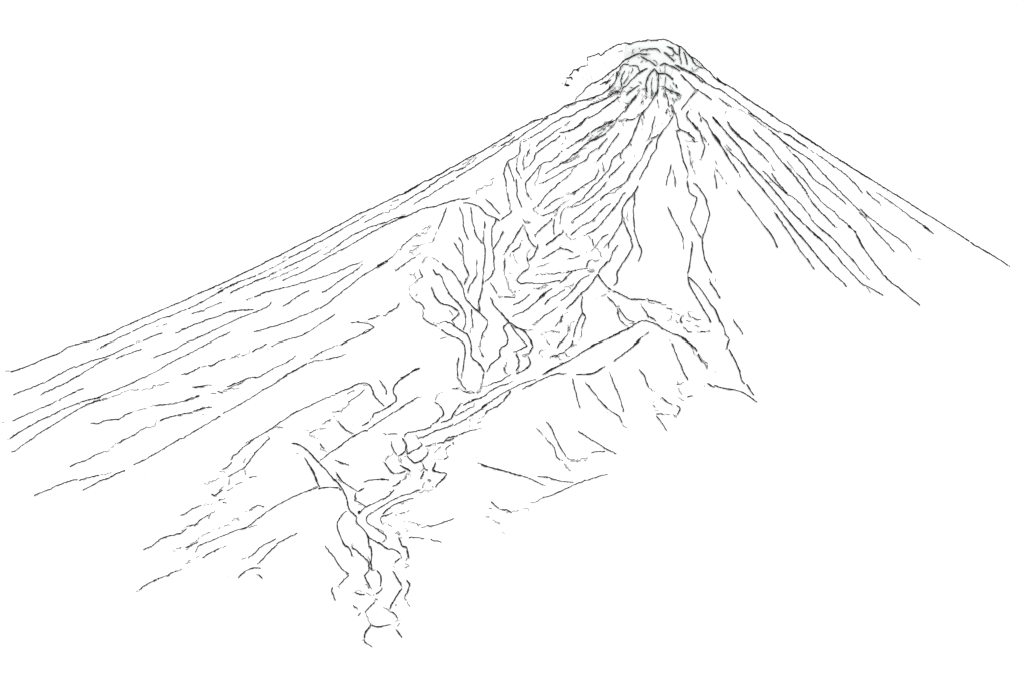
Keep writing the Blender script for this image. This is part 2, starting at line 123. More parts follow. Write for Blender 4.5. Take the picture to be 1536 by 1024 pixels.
B 718 454.1 719.5 461.9 720 468.1; D 716.4 457.2 717.2 466.6; B 707 465 707 474.4 708.6 483.8 709.4 491.6; D 707.8 486.9 710.9 491.6 706.2 494.7 705.9 500.2; 
A 693.8 497.8 700 500.9 703.9 508 706.2 515 707 522.8 706.7 532.2; A 706.7 533 710.9 538.4 717.2 543.1 722.7 549.4 726.6 557.2; D 715.6 542.3 720.3 547.8; 
A 730.5 556.4 732.8 550.9 737.5 544.7 745.3 538.4 750 533.8; A 750 533.8 749.2 525.9 753.1 520.5 759.4 516.6 762.2 510.3; A 762.2 510.3 760.2 502.5 756.2 495.5 755 491.6; 
B 755 491.6 759.4 486.9 764.1 485.3; D 754.7 488.4 759.4 486.9; B 735.2 447 739.1 454.1; B 738.3 453.3 742.2 460.3 750 468.9 756.2 475.2 762.5 481.4; A 751.6 469.7 757.8 477.5 764.1 483.8 766.4 485.3; 
B 766.4 485.3 773.4 490 781.2 493.9 790.6 495.5; C 790.6 495.5 801.6 495.9; B 766.4 488.4 770.3 494.7 778.1 504.1 785.9 512.7 790.6 517.3; B 790.6 518.1 782.8 522.8 775 526.7 770.3 527.5; 
D 770.3 527.5 774.2 528.3 775 532.2; A 774.2 531.4 778.1 538.4 778.1 544.7; B 778.1 544.7 775.8 550.9 774.2 554.8; B 771.9 490 784.4 495.5 792.2 504.8 797.7 512.7 799.2 519.7; 
A 794.5 508 799.2 516.6 799.2 520.5; B 798.4 520.5 795.3 527.5 792.2 530.6; D 792.2 529.8 784.4 532.2 792.2 533.8; B 792.2 534.5 795.3 540 795.6 545.5; 
A 795.6 545.5 790.6 550.9 784.4 555.6 775 559.5; D 774.2 554.8 778.1 556.4 776.6 559.5 773.4 558.8; D 759.4 536.9 759.4 543.1 757.8 549.4; D 758.6 546.2 756.2 554.1 759.4 560.3 762.5 561.9; 
C 755.5 549.4 756.2 555.6; B 766.4 560.3 759.4 565 753.1 569.7 743.8 572.8 732.8 577.5; D 762.5 561.9 759.4 565; D 731.2 579.1 725 579.1 720.3 583.8; C 769.5 571.2 762.5 574.4; 
B 762.5 574.4 750 578.3 737.5 584.5 728.1 591.6 720.3 596.2 707.8 599.7; A 721.9 596.2 714.1 597.8 707.8 599.7; B 738.3 599.7 746.9 593.9 756.2 587.7 768.8 582.2 778.1 576.7 790.6 572 803.1 568.1; 
D 750 592.3 764.1 583.8 765.6 588.4; D 756.2 588.4 768.8 581.4; B 756.2 599.4 762.5 590.8 765.6 586.1; B 784.4 583 790.6 579.1 801.6 574.4 810.9 568.9 821.9 564.2 831.2 561.1 839.1 559.1; 
B 814.1 561.1 823.4 556.4 831.2 551.7 840 547.8; B 725.8 560.3 725 566.6; D 724.2 566.6 722.7 574.4 721.1 582.2; D 721.9 574.4 720.3 582.2; D 714.1 587.7 718.8 586.1 723.4 580.6; 
D 715.6 590 718 583.8; A 688.3 536.1 686.7 544.7 685.6 552.5 686.2 563.4; B 685.9 565 690.6 572 695.3 579.1 698.4 583; D 687.5 569.7 689.8 575.9; D 676.6 582.5 682.8 580.9 690.6 583 693.8 585.3; 
B 679.7 582.2 687.5 583.4; B 693.8 585.3 701.6 588.1 711.7 588.1; D 700 585.3 712.5 587.7; B 600 569.4 609.4 562.7 618.8 556.4 629.7 552.2; C 600 565.8 603.1 565; 
C 664.8 587.2 660.2 588.4 656.2 593.1 652.3 599.4; C 618.8 599.7 623.4 596.2 628.9 595; D 631.2 594.7 632.8 593.9; D 743.8 440 748.4 445.5 756.2 446.2; 
B 756.2 446.2 762.5 446.6 771.9 447; D 765.6 446.2 771.9 442.3 771.9 446.2; B 770.3 458 778.1 454.1 787.5 448.6 794.5 441.9; D 790.6 443.9 795.3 440.8; 
A 819.5 440 810.9 447.8 801.6 455.6 793.8 461.9; D 809.4 447 817.2 443.1; B 793.8 461.9 787.5 466.6 778.1 470.5 768.8 475.2; B 817.2 457.2 821.9 450.9 831.2 444.7 840 440.8; 
D 834.4 463.4 840 457.2; B 834.4 462.7 826.6 468.1 817.2 473.6 809.4 480.6; D 809.4 480.6 803.1 483.8 798.4 487.7; D 807.8 481.4 801.6 488.4; D 831.2 490 840 481.4; 
D 810.9 500.9 818.8 498.6 825 497.8 840 497.8; D 826.6 494.7 831.2 496.2; D 810.9 502.5 815.6 502.5; D 815.6 505.6 820.3 511.9; B 820.3 511.9 824.2 516.2; 
A 835.9 521.2 840 513.4; D 823.4 535.3 829.7 532.2 840 529.8; D 825 535.3 840 533.8; D 818.8 522.8 810.9 525.9 809.4 530.6; C 812.5 532.2 814.1 535.3; 
B 840 370.9 844.7 374.1 850.9 374.8 859.5 378.8; D 840 369.4 843.1 368.6; B 853.3 388.4 860.3 388.4 869.7 384.2; C 850.9 390.5 853.3 388.4; D 878.3 378.8 880.6 378; 
C 886.1 378 893.1 370.9 897.8 363.9 900.9 360; B 888.4 360 890 368.6; D 893.9 374.1 897 373.3 897.8 377.2 901.7 381.1; D 901.7 380.3 903.3 386.6; D 905.6 373.3 908.8 367 911.9 364.7; 
B 916.6 360 912.7 366.2 912.7 372.5; B 926.7 368.6 922 374.1 918.1 380.3 916.2 388.1 913.4 392.8; C 913.4 393.6 911.1 392; B 911.9 392.8 905.6 399.1 900.2 404.5 897.8 409.2; 
B 879.8 400.6 882.2 393.6 886.9 390.5; D 886.9 391.2 893.1 392 899.4 389.7; D 840 410 849.4 409.2 855.6 406.9; B 849.4 409.2 858.8 406.9 863.4 405.6; B 863.4 406.6 871.2 404.5 881.4 403.4; 
C 880.6 406.6 891.6 407.7; C 882.2 403.8 893.1 406.9; B 840 425.3 846.2 420.2 850.9 414.7 858 408.4; B 883.8 413.1 875.9 417 868.9 422.5 864.2 428.8; B 865 428.8 857.2 438.1 849.4 445.9 841.6 451.4; 
D 845.5 431.6 855.6 428.8 860.3 424.1; D 854.1 431.9 857.2 436.6; D 849.4 419.4 847.8 416.2; B 840 438.9 847 435; A 896.2 412.3 890.8 420.2 885.3 428.8 877.5 436.6 871.2 441.2; 
A 872 441.2 866.6 445.9 861.9 452.2 854.1 459.2; B 854.1 459.2 849.4 463.1; A 897 412.3 900.9 417.8 904.8 424.1 910.3 430.3 916.6 435; D 911.9 433.4 918.1 435.8 921.2 438.1; 
D 913.4 431.1 922 438.9; A 921.2 436.6 927.5 439.7 936.9 445.2 947.8 450.2; B 947.8 448.8 954.1 449.4 968.1 450.3; D 949.4 449.8 965 449.8; D 969.7 446.7 974.4 449.8 974.4 452.2; 
A 972.8 451.4 980.6 452.5 991.6 455.3; D 971.2 452.2 982.2 456.9; D 991.6 455.3 999.4 458.4; B 1000.2 462.3 1008 464.4; D 1005.6 467.8 1008.8 470.9; D 1006.4 472.5 1005.6 478.8; 
D 999.4 481.9 1004.1 479.5 1008 480.3; C 900.9 445.2 905.6 442.8 910.3 441.2; C 910.3 437.3 915 438.1; C 893.9 449.1 895.5 448.8; B 925.2 424.8 921.2 428.8; 
A 946.2 360 947.8 370.9 944.7 378.8 939.2 387.3 933.8 395.9 929.1 403; A 929.1 403 925.9 410 925.9 417.8; B 925.9 417.8 925.6 424.1; A 955.6 360 958.8 367.8 962.7 377.2 961.1 383.4; 
B 961.1 383.4 958 392; D 957.2 392.8 958 395.2; B 911.1 445.9 916.6 450.6 924.4 460; D 924.4 460 929.8 460; D 925.9 461.6 929.8 464.7; B 928.3 463.1 932.2 469.4 938.4 477.2 943.9 481.1 950.9 482.7; 
B 925.9 463.9 927.5 472.5 929.8 480.3 934.5 485; D 934.5 485 942.3 490.5; D 943.1 485 952.5 485.8; D 961.9 454.5 962.7 460; B 962.7 460 966.6 466.2 970.5 470.9 972.8 475.6; 
B 972.8 475.6 979.1 478 983.8 481.9; D 969.7 472.5 972.8 477.2; A 886.1 519.7 894.7 515.5 905.6 510.8 918.1 504.5 930.6 498.3 940 494.4 946.2 491.2 952.5 486.6 958 483; 
B 958 482.7 965 481.9 972.8 483.4 983.8 486.6 991.6 491.2 1002.5 497.5 1011.9 502.2; A 1010.3 501.4 1019.7 504.5 1029.1 511.6 1035.3 516.2 1039.2 519.7; 
D 1033.8 513.1 1037.7 517.8; D 968.1 480.3 980.6 483.4; D 943.1 492 949.4 491.2; B 948.6 519.7 955.6 512.3 965 504.5; C 965 504.5 973.6 497.5; C 1004.1 509.2 1005.6 511.6; 
B 1008 514.7 1010.3 519.7; D 1024.4 360 1025.9 367.8 1025.2 374.8; A 1037.7 363.1 1038.1 374.1 1036.1 386.6 1034.5 399.1 1031.9 410.8; C 1031.9 410.8 1031.9 414.7; 
A 1053.3 360 1054.1 374.1 1057.2 388.1 1061.1 397.5 1067.3 409.2; C 1063.4 417.8 1065.8 424.1; A 1065 424.1 1071.2 432.7 1075.9 440.5 1080 447.5; C 1072.8 417.8 1073.6 423.3; 
A 1031.9 416.2 1033.8 425.6 1040 438.1 1047 450.6 1054.1 463.1 1060.3 472.5 1066.1 483.4; B 1032.2 415.5 1041.6 424.1 1050.2 433.4 1058.8 445.9 1066.6 457.7 1074.4 467 1080 481.9; 
A 1072.8 464.7 1076.7 474.1 1080 482.7; D 1032.2 467 1040 467.8; D 1032.2 467.8 1033.8 473.3 1038.4 476.4; B 1038.4 476.4 1044.7 479.5 1050.9 480; D 1027.5 474.1 1021.2 476.4; 
A 1022 476.4 1020.5 481.1 1022.8 484.2; D 1011.9 470.2 1019.7 473.3; D 1013.4 480.3 1018.1 484.2; D 1029.1 481.9 1036.9 481.9; D 1024.4 488.9 1027.5 492.8; 
B 1027.5 492 1032.2 497.5 1036.9 498.8; D 1041.6 489.7 1049.4 490.5; D 1044.7 487.3 1052.5 488.1; D 1044.7 497.5 1050.9 499.1 1050.9 496.7; A 1050.9 498.3 1057.2 497.5; 
D 1057.2 497.5 1061.9 497.5 1065 495.9; D 1063.4 497.5 1065 499.1; B 873.6 445.9 872 455.3 873.6 467.8; C 872 460 871.2 453.8; B 873.6 469.4 868.1 480.3 863.4 492.8 860.3 505.3; 
B 873.6 469.4 878.3 475.6 878.3 478.8; B 878.3 478 875.2 486.6 872.8 492.8; D 872.8 492.8 872 503.8 868.1 510.8; D 862.7 495.9 859.5 510 857.2 517.8; A 858.8 511.6 856.4 518.6; 
D 855.6 517.8 865 515.5; D 861.9 481.9 855.6 486.6 852.5 495.9; D 855.6 485 851.7 499.1; A 851.7 500.6 846.2 508.4 840.8 513.9; D 843.1 470.2 851.7 469.4; 
D 842.3 483.4 843.1 475.6; D 840 484.2 841.6 478.8; B 600 611.5 604.7 608.8 609.4 604.9 615.2 602.1 619.9 600; C 651.6 601.2 655.1 604.1; B 652.7 602.3 658.6 607 663.3 612.3 665 616.4; 
A 664.5 615.8 665.3 619.3 663.9 622.9; D 663.9 623.4 658.6 627 653.9 632.8; B 664.5 622.3 658.6 627.5 653.9 632.8 648.6 635.7; D 648 636.3 645.7 640.4; 
A 646.9 637.5 645.1 640.4 638.7 642.8 630.5 644.5 621.1 646.6 614.1 647.5; B 614.1 647.5 610.5 649.2 608.2 651.6; C 607.6 651.6 606.4 655.1; A 603.5 656.8 607 662.1 610 666.8 610.5 671.5; 
B 608.8 666.8 608.4 675; D 610.5 672.7 610 679.7; D 612.3 673.2 611.1 677.3; B 600 682 605.9 677.9; D 600.6 685.6 602.3 693.8; D 605.9 684.4 608.2 682.6; 
A 611.1 680.3 617.6 676.2 625.8 672.1 631.1 668.6 633.4 666.2; D 628.7 662.1 632.8 665.6; B 611.5 683.2 614.1 687.3 618.8 691.4 622.3 693.5; A 619.3 692 623.4 693.4 632.8 690; 
B 632.8 690 636.3 686.1 641 682 642.4 677.3; C 642.4 677.3 641.6 673.2 639.3 671.5; C 632.2 692.6 634 694.9 635.2 699.6; B 634.6 696.1 636.9 702 641.6 703.7; 
D 632.8 703.1 635.7 701.4; D 628.1 704.3 631.1 706.6; A 635.7 706.6 633.4 711.9 631.1 716; D 629.9 717.2 634 717.2; A 652.7 693.2 651.6 698.4 649.2 703.7; 
B 648.6 703.7 653.9 706.6 660.9 707.8 669.1 709; D 666.8 707.8 672.7 709.6; B 669.7 710.2 666.8 715.4 662.1 719.5; D 659.8 718.9 664.5 719.8; D 641 719.3 646.9 718.4; 
A 600 697.3 605.9 700.2 611.7 703.7 615.2 706.1; C 600 708.4 607 704.9; D 600 719.8 607 717.2 611.7 710.2 614.1 710.7; D 615.2 713.7 617 710.7; D 638.7 668.6 646.9 667.4 651.6 666.8; 
D 648 664.5 653.3 662.1; D 651.6 663.9 653.9 667.4; B 638.1 668.6 648 666.2; B 656.3 664.5 660.9 663.3 665.6 663.5; B 665.6 663.3 668 659.8 672.7 656.3 678.5 654.1 686.1 652.7; 
A 677.3 655.1 685.6 652.7; B 668 660.4 675 658.6 680.9 656.3; C 670.3 662.1 677.3 658.6; C 651.6 678.5 660.9 668.6; A 688.5 651.6 696.1 648.6 703.1 645.9 712.5 643.9; 
B 712.5 643.9 715.4 643.1; D 717.2 643.1 722.5 642.2; D 703.7 639.8 705.5 637.5; D 707.8 638.7 710.2 639.6; D 677.9 663.3 680.9 666.2; D 676.8 662.1 680.9 663.9; 
B 675.6 666.8 671.5 669.7 668.6 672.7; D 666.8 673.2 669.7 675 670.3 680.9; D 669.1 680.9 672.1 684.4; B 672.1 684.4 666.2 688.1; D 663.9 688.1 657.4 689.3; 
D 649.8 689.1 653.3 687.3; D 647.5 673.8 649.8 673.8; D 629.3 637.5 631.1 636.9; A 628.1 656.8 637.5 653.3 649.2 647.5 656.3 644.5 665.6 641.6 671.5 640.4; 
D 622.3 653.9 625.2 655.1 628.1 658.6; D 628.1 653.9 635.2 657.4; B 671.5 640.4 679.7 636.9; D 678.5 634 683.2 636.3; A 682 636.9 689.1 633.4 696.1 629.3 699.6 628.1; 
B 699.6 627 705.5 622.9 710.2 620.5; A 705.5 622.9 714.8 617.6 723.1 611.7 730.1 606.4; B 723.1 610 730.1 604.7 737.7 600.6; D 732.4 607 728.9 608.2; D 720.7 615.2 726.6 613.5; 
D 700.8 625.8 705.5 622.9; D 705.5 631.6 707.2 628.1; D 707.8 627 710.2 626.4; B 662.1 633.4 668 631.1 675.6 627.9; A 676.2 627.5 679.1 621.7 682 616.4 687.9 608.8 690.2 605.3; 
D 690.2 605.3 690.8 601.8; D 691.4 605.3 694.9 604.1; B 695.5 607.6 703.1 602.9 710.7 600; C 698.4 603.5 705.5 600.6; D 680.9 621.1 685.6 622.3; B 685 622.3 691.4 618.2 696.1 616.4; 
B 698.4 615.2 704.3 611.7 710.2 609.4; D 710.7 608.8 713.1 604.1; A 756.5 600 751.2 604.1 745.3 609.4; B 745.3 609.4 738.3 612.3 731.3 615.2; A 730.7 615.2 728.3 619.9; 
D 728.3 619.9 723.1 626.4; D 724.2 626.4 723.1 627.5; D 718.4 628.1 721.9 624.6; D 714.8 634 721.9 631.4; D 713.1 685 714.8 686.1; B 717.8 693.8 726.6 697.9 735.9 700.8 745.3 703.7 754.7 705.5 764.1 707.8 772.3 710.7 780 712.7; 
B 487.8 818.8 495.6 828.9 503.4 839.1 511.2 850.8 522.2 860.2; D 519.1 858.6 523 862.5; B 523 862.5 514.4 870.3 508.9 876.6; D 505 878.1 510.5 881.2; B 498.8 880.5 498.4 887.5 500.3 893.8 502.7 899.2; 
B 513.6 810.9 516.7 817.2 522.2 820.3; D 517.5 817.2 523.8 821.9; B 522.2 820.3 526.1 827.3 527.7 832.8; D 526.9 829.7 532.3 837.5; D 524.5 814.8 528.4 819.5; 
A 527.7 819.5 536.2 826.6 544.1 833.6 548.8 837.5; D 546.4 835.2 551.9 840.6; D 551.9 832.8 553.4 840.6; B 548.8 837.5 552.7 843 553.4 853.1; B 555.8 841.4 557.3 846.9 557.3 853.9; 
D 553.4 843.8 556.6 853.1; A 555.8 818.8 557.3 826.6 557.7 835.2 555.8 845.3; B 553.4 854.7 547.2 863.3; A 547.2 864.1 550.3 871.9 554.2 878.1; D 554.2 876.6 557.3 882.8; 
D 546.4 876.6 550.3 876.6 551.9 880.5 556.6 880.5; D 558.1 854.7 564.4 854.7; A 565.9 855.5 570.6 860.9 571.4 867.2 570.9 878.1; A 573 881.2 569.1 886.7 564.4 889.4; 
D 561.2 889.8 558.1 892.2 548.8 888.3; D 547.2 888.3 551.9 889.8; D 528.4 888.8 533.1 887.5 537 885.2 542.5 885.9; A 533.1 888.8 539.4 890.6 546.4 891.4; 
D 558.1 899.2 565.9 898.4; A 562.8 897.7 565.9 898.8; B 562 901.6 555 909.4 548 917.2; D 548 918 550.3 925 556.6 934.4; B 556.6 935.2 551.9 943 547.2 950 546.4 956.2; 
D 557.3 937.5 561.2 938.3; A 558.1 937.2 565.9 939.4 573.8 938.8 583.9 936.7; D 584.7 937.5 587 934.7; D 591.7 932.8 595.6 930.5 601.1 929.4; D 599.5 933.6 595.6 939.1; 
D 590.2 940.6 592.5 941.4; D 592.5 943.8 596.4 945.3; A 595.6 944.5 602.7 955; B 530 907.8 535.5 911.7; D 530.8 909.4 537 914.1; B 540.9 918.8 537.8 922.7; 
D 542.5 958.6 548.8 959.1; C 574.5 910.2 581.6 913.8; D 581.6 913.3 586.2 917.2; B 586.2 917.2 592.5 921.1 596.4 926.6; B 584.7 912.5 586.2 906.2; D 584.7 907.8 589.4 903.9; 
A 587.8 904.7 595.6 892.2 602.7 882; D 601.9 878.1 604.2 881.2; D 587.8 854.7 598.8 870.3 603.4 879.7; B 589.4 856.2 595.6 865.6 601.9 877.3; D 592.5 861.7 600.3 873.4; 
D 589.4 849.2 594.1 850; B 599.5 836.7 593.3 842.2; D 592.5 845.3 594.8 842.2; D 600.3 832 602.7 836.7; A 567.5 812.5 573.8 817.2 582.3 822.7 589.4 822.7 595.6 825.8 600.3 829.7; 
D 570.6 814.1 580 821.1; D 600.3 809.4 603.4 818; B 599.5 809.4 603.4 818 609.7 820.3; B 609.7 820.3 612 828.1 613.1 835.9; D 608.9 825 612.8 834.4; D 612.8 836.7 608.9 840.6; 
D 608.1 843.8 613.6 846.9 608.1 850.8; D 605.8 850 609.7 850.8; D 609.7 867.2 612.8 873.4; A 610.5 869.5 614.4 877.3; B 614.1 878.1 610.5 887.5 607.3 893.8; 
D 607.3 893.8 608.1 900; D 609.7 902.3 615.2 909.4; D 592.5 909.4 593.8 904.7; C 601.9 904.7 602.7 905; B 872.6 527.9 863.2 534.3 857.3 538.4 849.1 543.1 840.9 546.1 831.6 550.7 824.5 554.3 817.5 559.5; 
A 942.9 492.2 926.5 500.9 908.9 509.1 892.5 516.8 880.8 523.2 872.6 527.9; B 920.6 540.6 930 533.8 941.7 525.6 951.1 517.9 960 509.1; B 880.8 559.5 890.2 559.3 898.4 555.4 907.2 549.2; 
C 913.6 556.6 914.8 559.5; B 855 519.7 848 525.6; B 846.8 527.3 840.9 529.1 833.9 533.8; D 823.9 535.5 831.6 531.4 836.3 533.8 831.6 534.9; D 836.3 536.1 843.3 538.4; 
B 848.6 529.7 850.3 533.2; C 851.5 533.8 855 534.3; D 856.2 517.3 865.6 515; D 838.6 544.3 845.6 543.7; D 835.1 559.5 846.8 559.3; D 831.6 532.6 835.1 534.9; 
B 843.3 474 840.9 482.8; D 843.9 471.6 841.5 484.5; D 843.3 469.9 846.8 470.2; C 850.3 468.7 852.7 469.3; D 852.7 486.9 851.5 496.3; A 1079.8 122.5 1090 128 1099.4 133.4 1110.3 141.2 1118.1 147.5 1129.1 154.5 1140 161.6 1152.5 169.4 1161.9 175.6 1169.7 181.9 1180.6 188.1 1193.1 196.7 1204.1 203.8 1215 210.8 1227.5 219.4; 
A 1071.2 117 1079.8 123.3 1090 127.5; B 1075.2 117 1080.6 122.5 1088.4 128.8; D 1113.4 145.2 1122.8 150.6; D 1152.5 170.9 1163.4 177.2; B 1077.5 133.4 1086.9 138.9 1094.7 145.2 1104.1 152.2 1113.4 160 1122.8 166.2 1129.8 173.3; 
A 1129.8 173.3 1136.9 178 1146.2 185 1155.6 191.2 1168.1 199.1; D 1168.1 196.7 1177.5 202.2; B 1175.9 200.6 1185.3 203.8 1193.1 210.8 1202.5 216.2 1208 219.7; 
B 1122.8 169.4 1130.6 175.6; D 1073.6 145.2 1079.8 149.1; B 1079.8 148.8 1086.9 154.5 1093.1 159.2; D 1088.4 156.9 1100.9 162.3; D 1105.6 163.1 1115 167.8 1124.4 174.8; 
C 1124.4 174.1 1133.8 180.3 1143.1 188.1; D 1143.1 188.1 1152.5 194.4; B 1152.5 194.4 1161.9 201.4 1169.7 207.7 1177.5 214.7 1183.8 219.7; B 1129.8 195.2 1136.9 203.8 1144.7 210.8 1154.1 219.4; 
C 1129.1 193.6 1133.8 199.8; B 1090.8 183.4 1096.2 191.2 1107.2 202.2 1111.9 206.9; D 1093.9 190.5 1107.2 205.3; A 1110.3 206.9 1118.1 212.3 1127.5 219.7; 
D 1111.9 206.9 1124.4 217.8; C 1086.9 171.7 1090 167.8; B 1069.7 176.4 1077.5 185 1086.9 195.9 1097.8 208.4 1108 219.7; A 1196.6 200 1217.7 213.5 1239.7 227.9 1260 240.6 1280.4 253.3 1300 266; 
B 1158.5 200 1168.6 206.8 1180.5 217.8 1192.3 225.7 1209.3 235.9 1219.4 244 1227.9 253.3 1238 264.3 1249.9 277 1263.4 291.4 1277 304.9 1288.8 316.8; C 1178.8 220.3 1187.3 230.5; 
A 1189 231.3 1197.4 238.9 1204.2 246.5 1211 255.9 1217.7 266 1224.5 272.8; B 1224.5 272.8 1239.7 282.1 1251.6 291.4 1261.7 299.9 1268.5 307; B 1175.4 200.8 1185.6 204.2 1197.4 212.7 1211.8 222.9; 
D 1214.3 225.4 1227.9 233; B 1227.9 233.9 1238 240.6 1249.9 249.9 1265.1 260.1 1277 271.1 1285.4 279.6 1293.9 289.7; B 1134.8 200 1139.9 206.8 1150 215.2 1158.5 224.5 1165.3 233.9 1175.4 246.5; 
A 1175.4 246.5 1189 260.9 1197.4 272.8 1205.9 282.9 1211 291.4; D 1177.1 247.4 1185.6 255.9 1192.3 265.2; D 1195.7 271.1 1205.9 282.9 1214.3 296.5; D 1209.3 289.7 1217.7 301.6; 
A 1215.2 299.9 1222.8 310 1231.3 319.3; A 1231.3 319.3 1243.1 330.3 1252.4 340.5; D 1252.4 340.5 1256.7 343; C 1178.8 239.8 1189 252.5 1197.4 263.5; B 1197.4 263.5 1207.6 272.8 1217.7 286.3 1227.9 298.2 1239.7 310 1251.6 318.5 1260 327.8 1271.9 337.9 1283.7 349; 
A 1282 347.3 1287.1 357.4 1294.7 372.6; A 1102.6 200 1112.8 207.6 1122.9 215.2 1133.1 224.5 1143.2 232.2; D 1104.3 205.1 1111.1 207.6; D 1114.5 208.5 1128 218.6; 
D 1134.8 225.4 1141.6 233.9; B 1143.2 232.2 1152.6 244; D 1151.7 242.3 1158.5 252.5 1163.6 258.4; A 1157.6 260.9 1165.3 272.8 1173.7 282.9 1180.5 290.6; 
B 1144.1 257.5 1152.6 264.3 1160.2 273.6 1170.3 282.9 1178.8 290.6; C 1153.4 272.8 1156.8 274.5; B 1178.8 290.6 1189 296.5 1199.1 304.9 1207.6 315.1 1215.2 325.3; 
C 1216 325.3 1216.9 330.3; B 1216.9 330.3 1226.2 339.6 1239.7 350.6 1251.6 360.8 1261.7 372.6; A 1089.1 200 1102.6 213.5 1111.1 223.7 1117.9 235.5 1126.3 248.2 1134.8 256.7 1144.9 267.7 1158.5 282.9 1170.3 297.3 1183.9 314.3 1197.4 328.6 1212.6 343 1227.9 357.4 1238 365.9 1244 372.6; 
D 1148.3 271.1 1155.1 277.9; A 1067.9 200 1075.5 210.2 1082.3 220.3 1090.8 234.7 1099.2 247.4 1107.7 259.2; D 1070.5 201.7 1082.3 216.9; C 1107.7 259.2 1110.8 266.9; 
D 1085.7 218.6 1095.9 230.5; C 1089.1 216.9 1097.5 227.1; A 1095.9 229.6 1106 238.9 1116.2 249.1 1128 265.2 1139.9 279.6 1151.7 293.9 1163.6 308.3 1175.4 323.6 1183.9 333.7 1194 347.3 1204.2 357.4 1216 372.6; 
D 1127.2 264.3 1134.8 274.5; B 1106 286.3 1116.2 299.9 1129.7 316.8 1143.2 335.4 1153.4 347.3 1161.9 360.8; C 1161.9 360.8 1166.9 371.8; A 1161.9 319.3 1173.7 336.3 1183.9 350.6 1192.3 364.2; 
B 1192.3 364.2 1198.3 372.6; C 1160.2 315.9 1162.2 319.8; D 1073 250.8 1080.6 263.5 1090.8 276.2; C 1071.3 259.2 1073 267.7; B 1073 267.7 1075.2 282.9; 
C 1072.2 240.6 1075.5 247.4; D 1050.2 200 1056.9 210.2; D 1056.1 206.8 1063.7 217.8; D 1048.5 240.6 1056.1 240.6; C 1288.8 316.8 1300 330.3; B 1290.5 313.4 1300 324.4; 
B 1166 371.6 1162.5 362 1154.6 349.7 1146.7 340; D 1166.9 372.5 1170.1 373.4; B 1190.6 359.3 1200.3 376 1210.9 390.1 1221.4 404.2; A 1188.9 340 1196.8 350.5 1205.6 359.3 1214.4 370.8 1226.7 385.7 1239 400.6 1251.3 412.9 1261.8 421.7; 
B 1261.8 421.7 1270.3 430.5; A 1210 340 1221.4 350.5 1235.5 362.9 1246 375.2 1256.6 386.6 1263.6 396.2 1274.1 406.8 1282.9 416.5 1295.2 427.9; B 1295.2 427.9 1304 432.3 1312.8 436.7 1324.2 443.7; 
D 1297.9 430.5 1306.7 440.2; B 1225.8 340 1242.5 352.3 1256.6 366.4 1268.9 380.4 1281.2 392.7 1290 405.9 1296.1 412.4; D 1297.9 412.9 1305.8 420; D 1267.1 378.7 1281.2 394.5; 
A 1272.4 340 1281.2 347 1287.3 356.7 1295.2 372.5 1307.5 390.1 1318.1 403.3 1325.1 412.9; A 1325.1 412.9 1335.7 423.5 1349.7 434 1363.8 445.5 1379.6 458.3; 
C 1376.1 387.5 1380.5 390.1; B 1384.9 340 1395.4 347.9 1400 351.4; B 1307.5 340 1316.3 350.5; A 1260 240.7 1281.1 254.3 1303.9 268.3 1326.8 282.4 1347.9 295.6 1369 308.8 1390.1 322 1411.2 335.1 1432.3 348.3 1453.4 362.4; 
A 1456 364.1 1474.4 375.6 1493.8 387 1511.4 398.4; D 1511.4 397.9 1515.8 399.6; D 1277.6 271.9 1286.4 280.6; B 1299.6 287.7 1309.2 297.3 1318.9 305.3; 
C 1318.9 305.3 1321.9 310; C 1313.6 289.4 1327.7 297.3; B 1327.7 298.2 1342.6 307.9 1358.4 320.2 1374.3 331.6 1388.3 341.3 1398.9 350.1; D 1398.9 350.1 1401.5 352.7; 
C 1289 313.2 1296.9 321.1; B 1296.9 321.1 1312.7 333.4 1328.6 345.7 1344.4 356.2 1358.4 366.8 1365.5 374.7; D 1365.5 374.7 1368.1 378.2; C 1288.1 318.4 1305.7 336.9; 
B 1305.7 337.8 1316.2 351 1328.6 363.3 1340.9 378.2; D 1376.9 387.9 1380.9 390.2; A 1020.8 504.6 1029.6 510.8 1038.4 517.8 1045.4 524.8; D 1034.9 516.9 1041.9 529.2 1047.2 532.7; 
D 1043.7 523.9 1049 531 1054.2 539.8 1059.5 547.7; A 1047.2 531 1052.5 541.5; D 1052.5 540.6 1058.6 545.9 1059.5 552.1; D 1054.2 539.8 1061.3 545 1060.4 553.8; 
D 1071.8 558.2 1074.4 556.4; A 1078.8 480 1084.1 487.9 1086.7 494.9 1087.6 502; B 1087.6 502 1092.9 508.1; D 1088.5 501.1 1094.7 509.9; A 1093.8 509.9 1091.1 516 1090.3 522.2; 
C 1087.6 523.1 1090.3 522.2; B 1099.9 480 1105.2 487.9 1110.5 494.1 1114 501.4; B 1063.9 480 1066.2 483.5; A 1093.8 523.9 1099.9 534.5 1105.2 545.9 1109.6 556.4; 
D 1105.2 546.8 1111.4 557.3; B 1109.6 557.3 1111.4 567; D 1108.7 553.8 1110.5 564.4; B 1112.2 568.8 1116.6 574.9; B 1120.1 575.8 1125.4 583.7 1130.7 591.6; 
A 1061.3 574.6 1066.5 578.1 1071.8 579.3; A 1071.8 577.2 1080.6 580.5 1092.9 582.8 1103.4 584.6 1113.1 587.2 1122.8 593.4 1135.1 602.1; D 1056.9 580.2 1058.6 578.4; 
C 1004.1 509 1005 511.6; B 1008.5 515.1 1013.8 529.2 1019.1 541.5 1024.4 553.8 1031.4 568.8; D 1021.7 548.5 1030.5 567.9; D 1020 560 1021.2 561.2; D 1015.6 571.4 1017.3 574; 
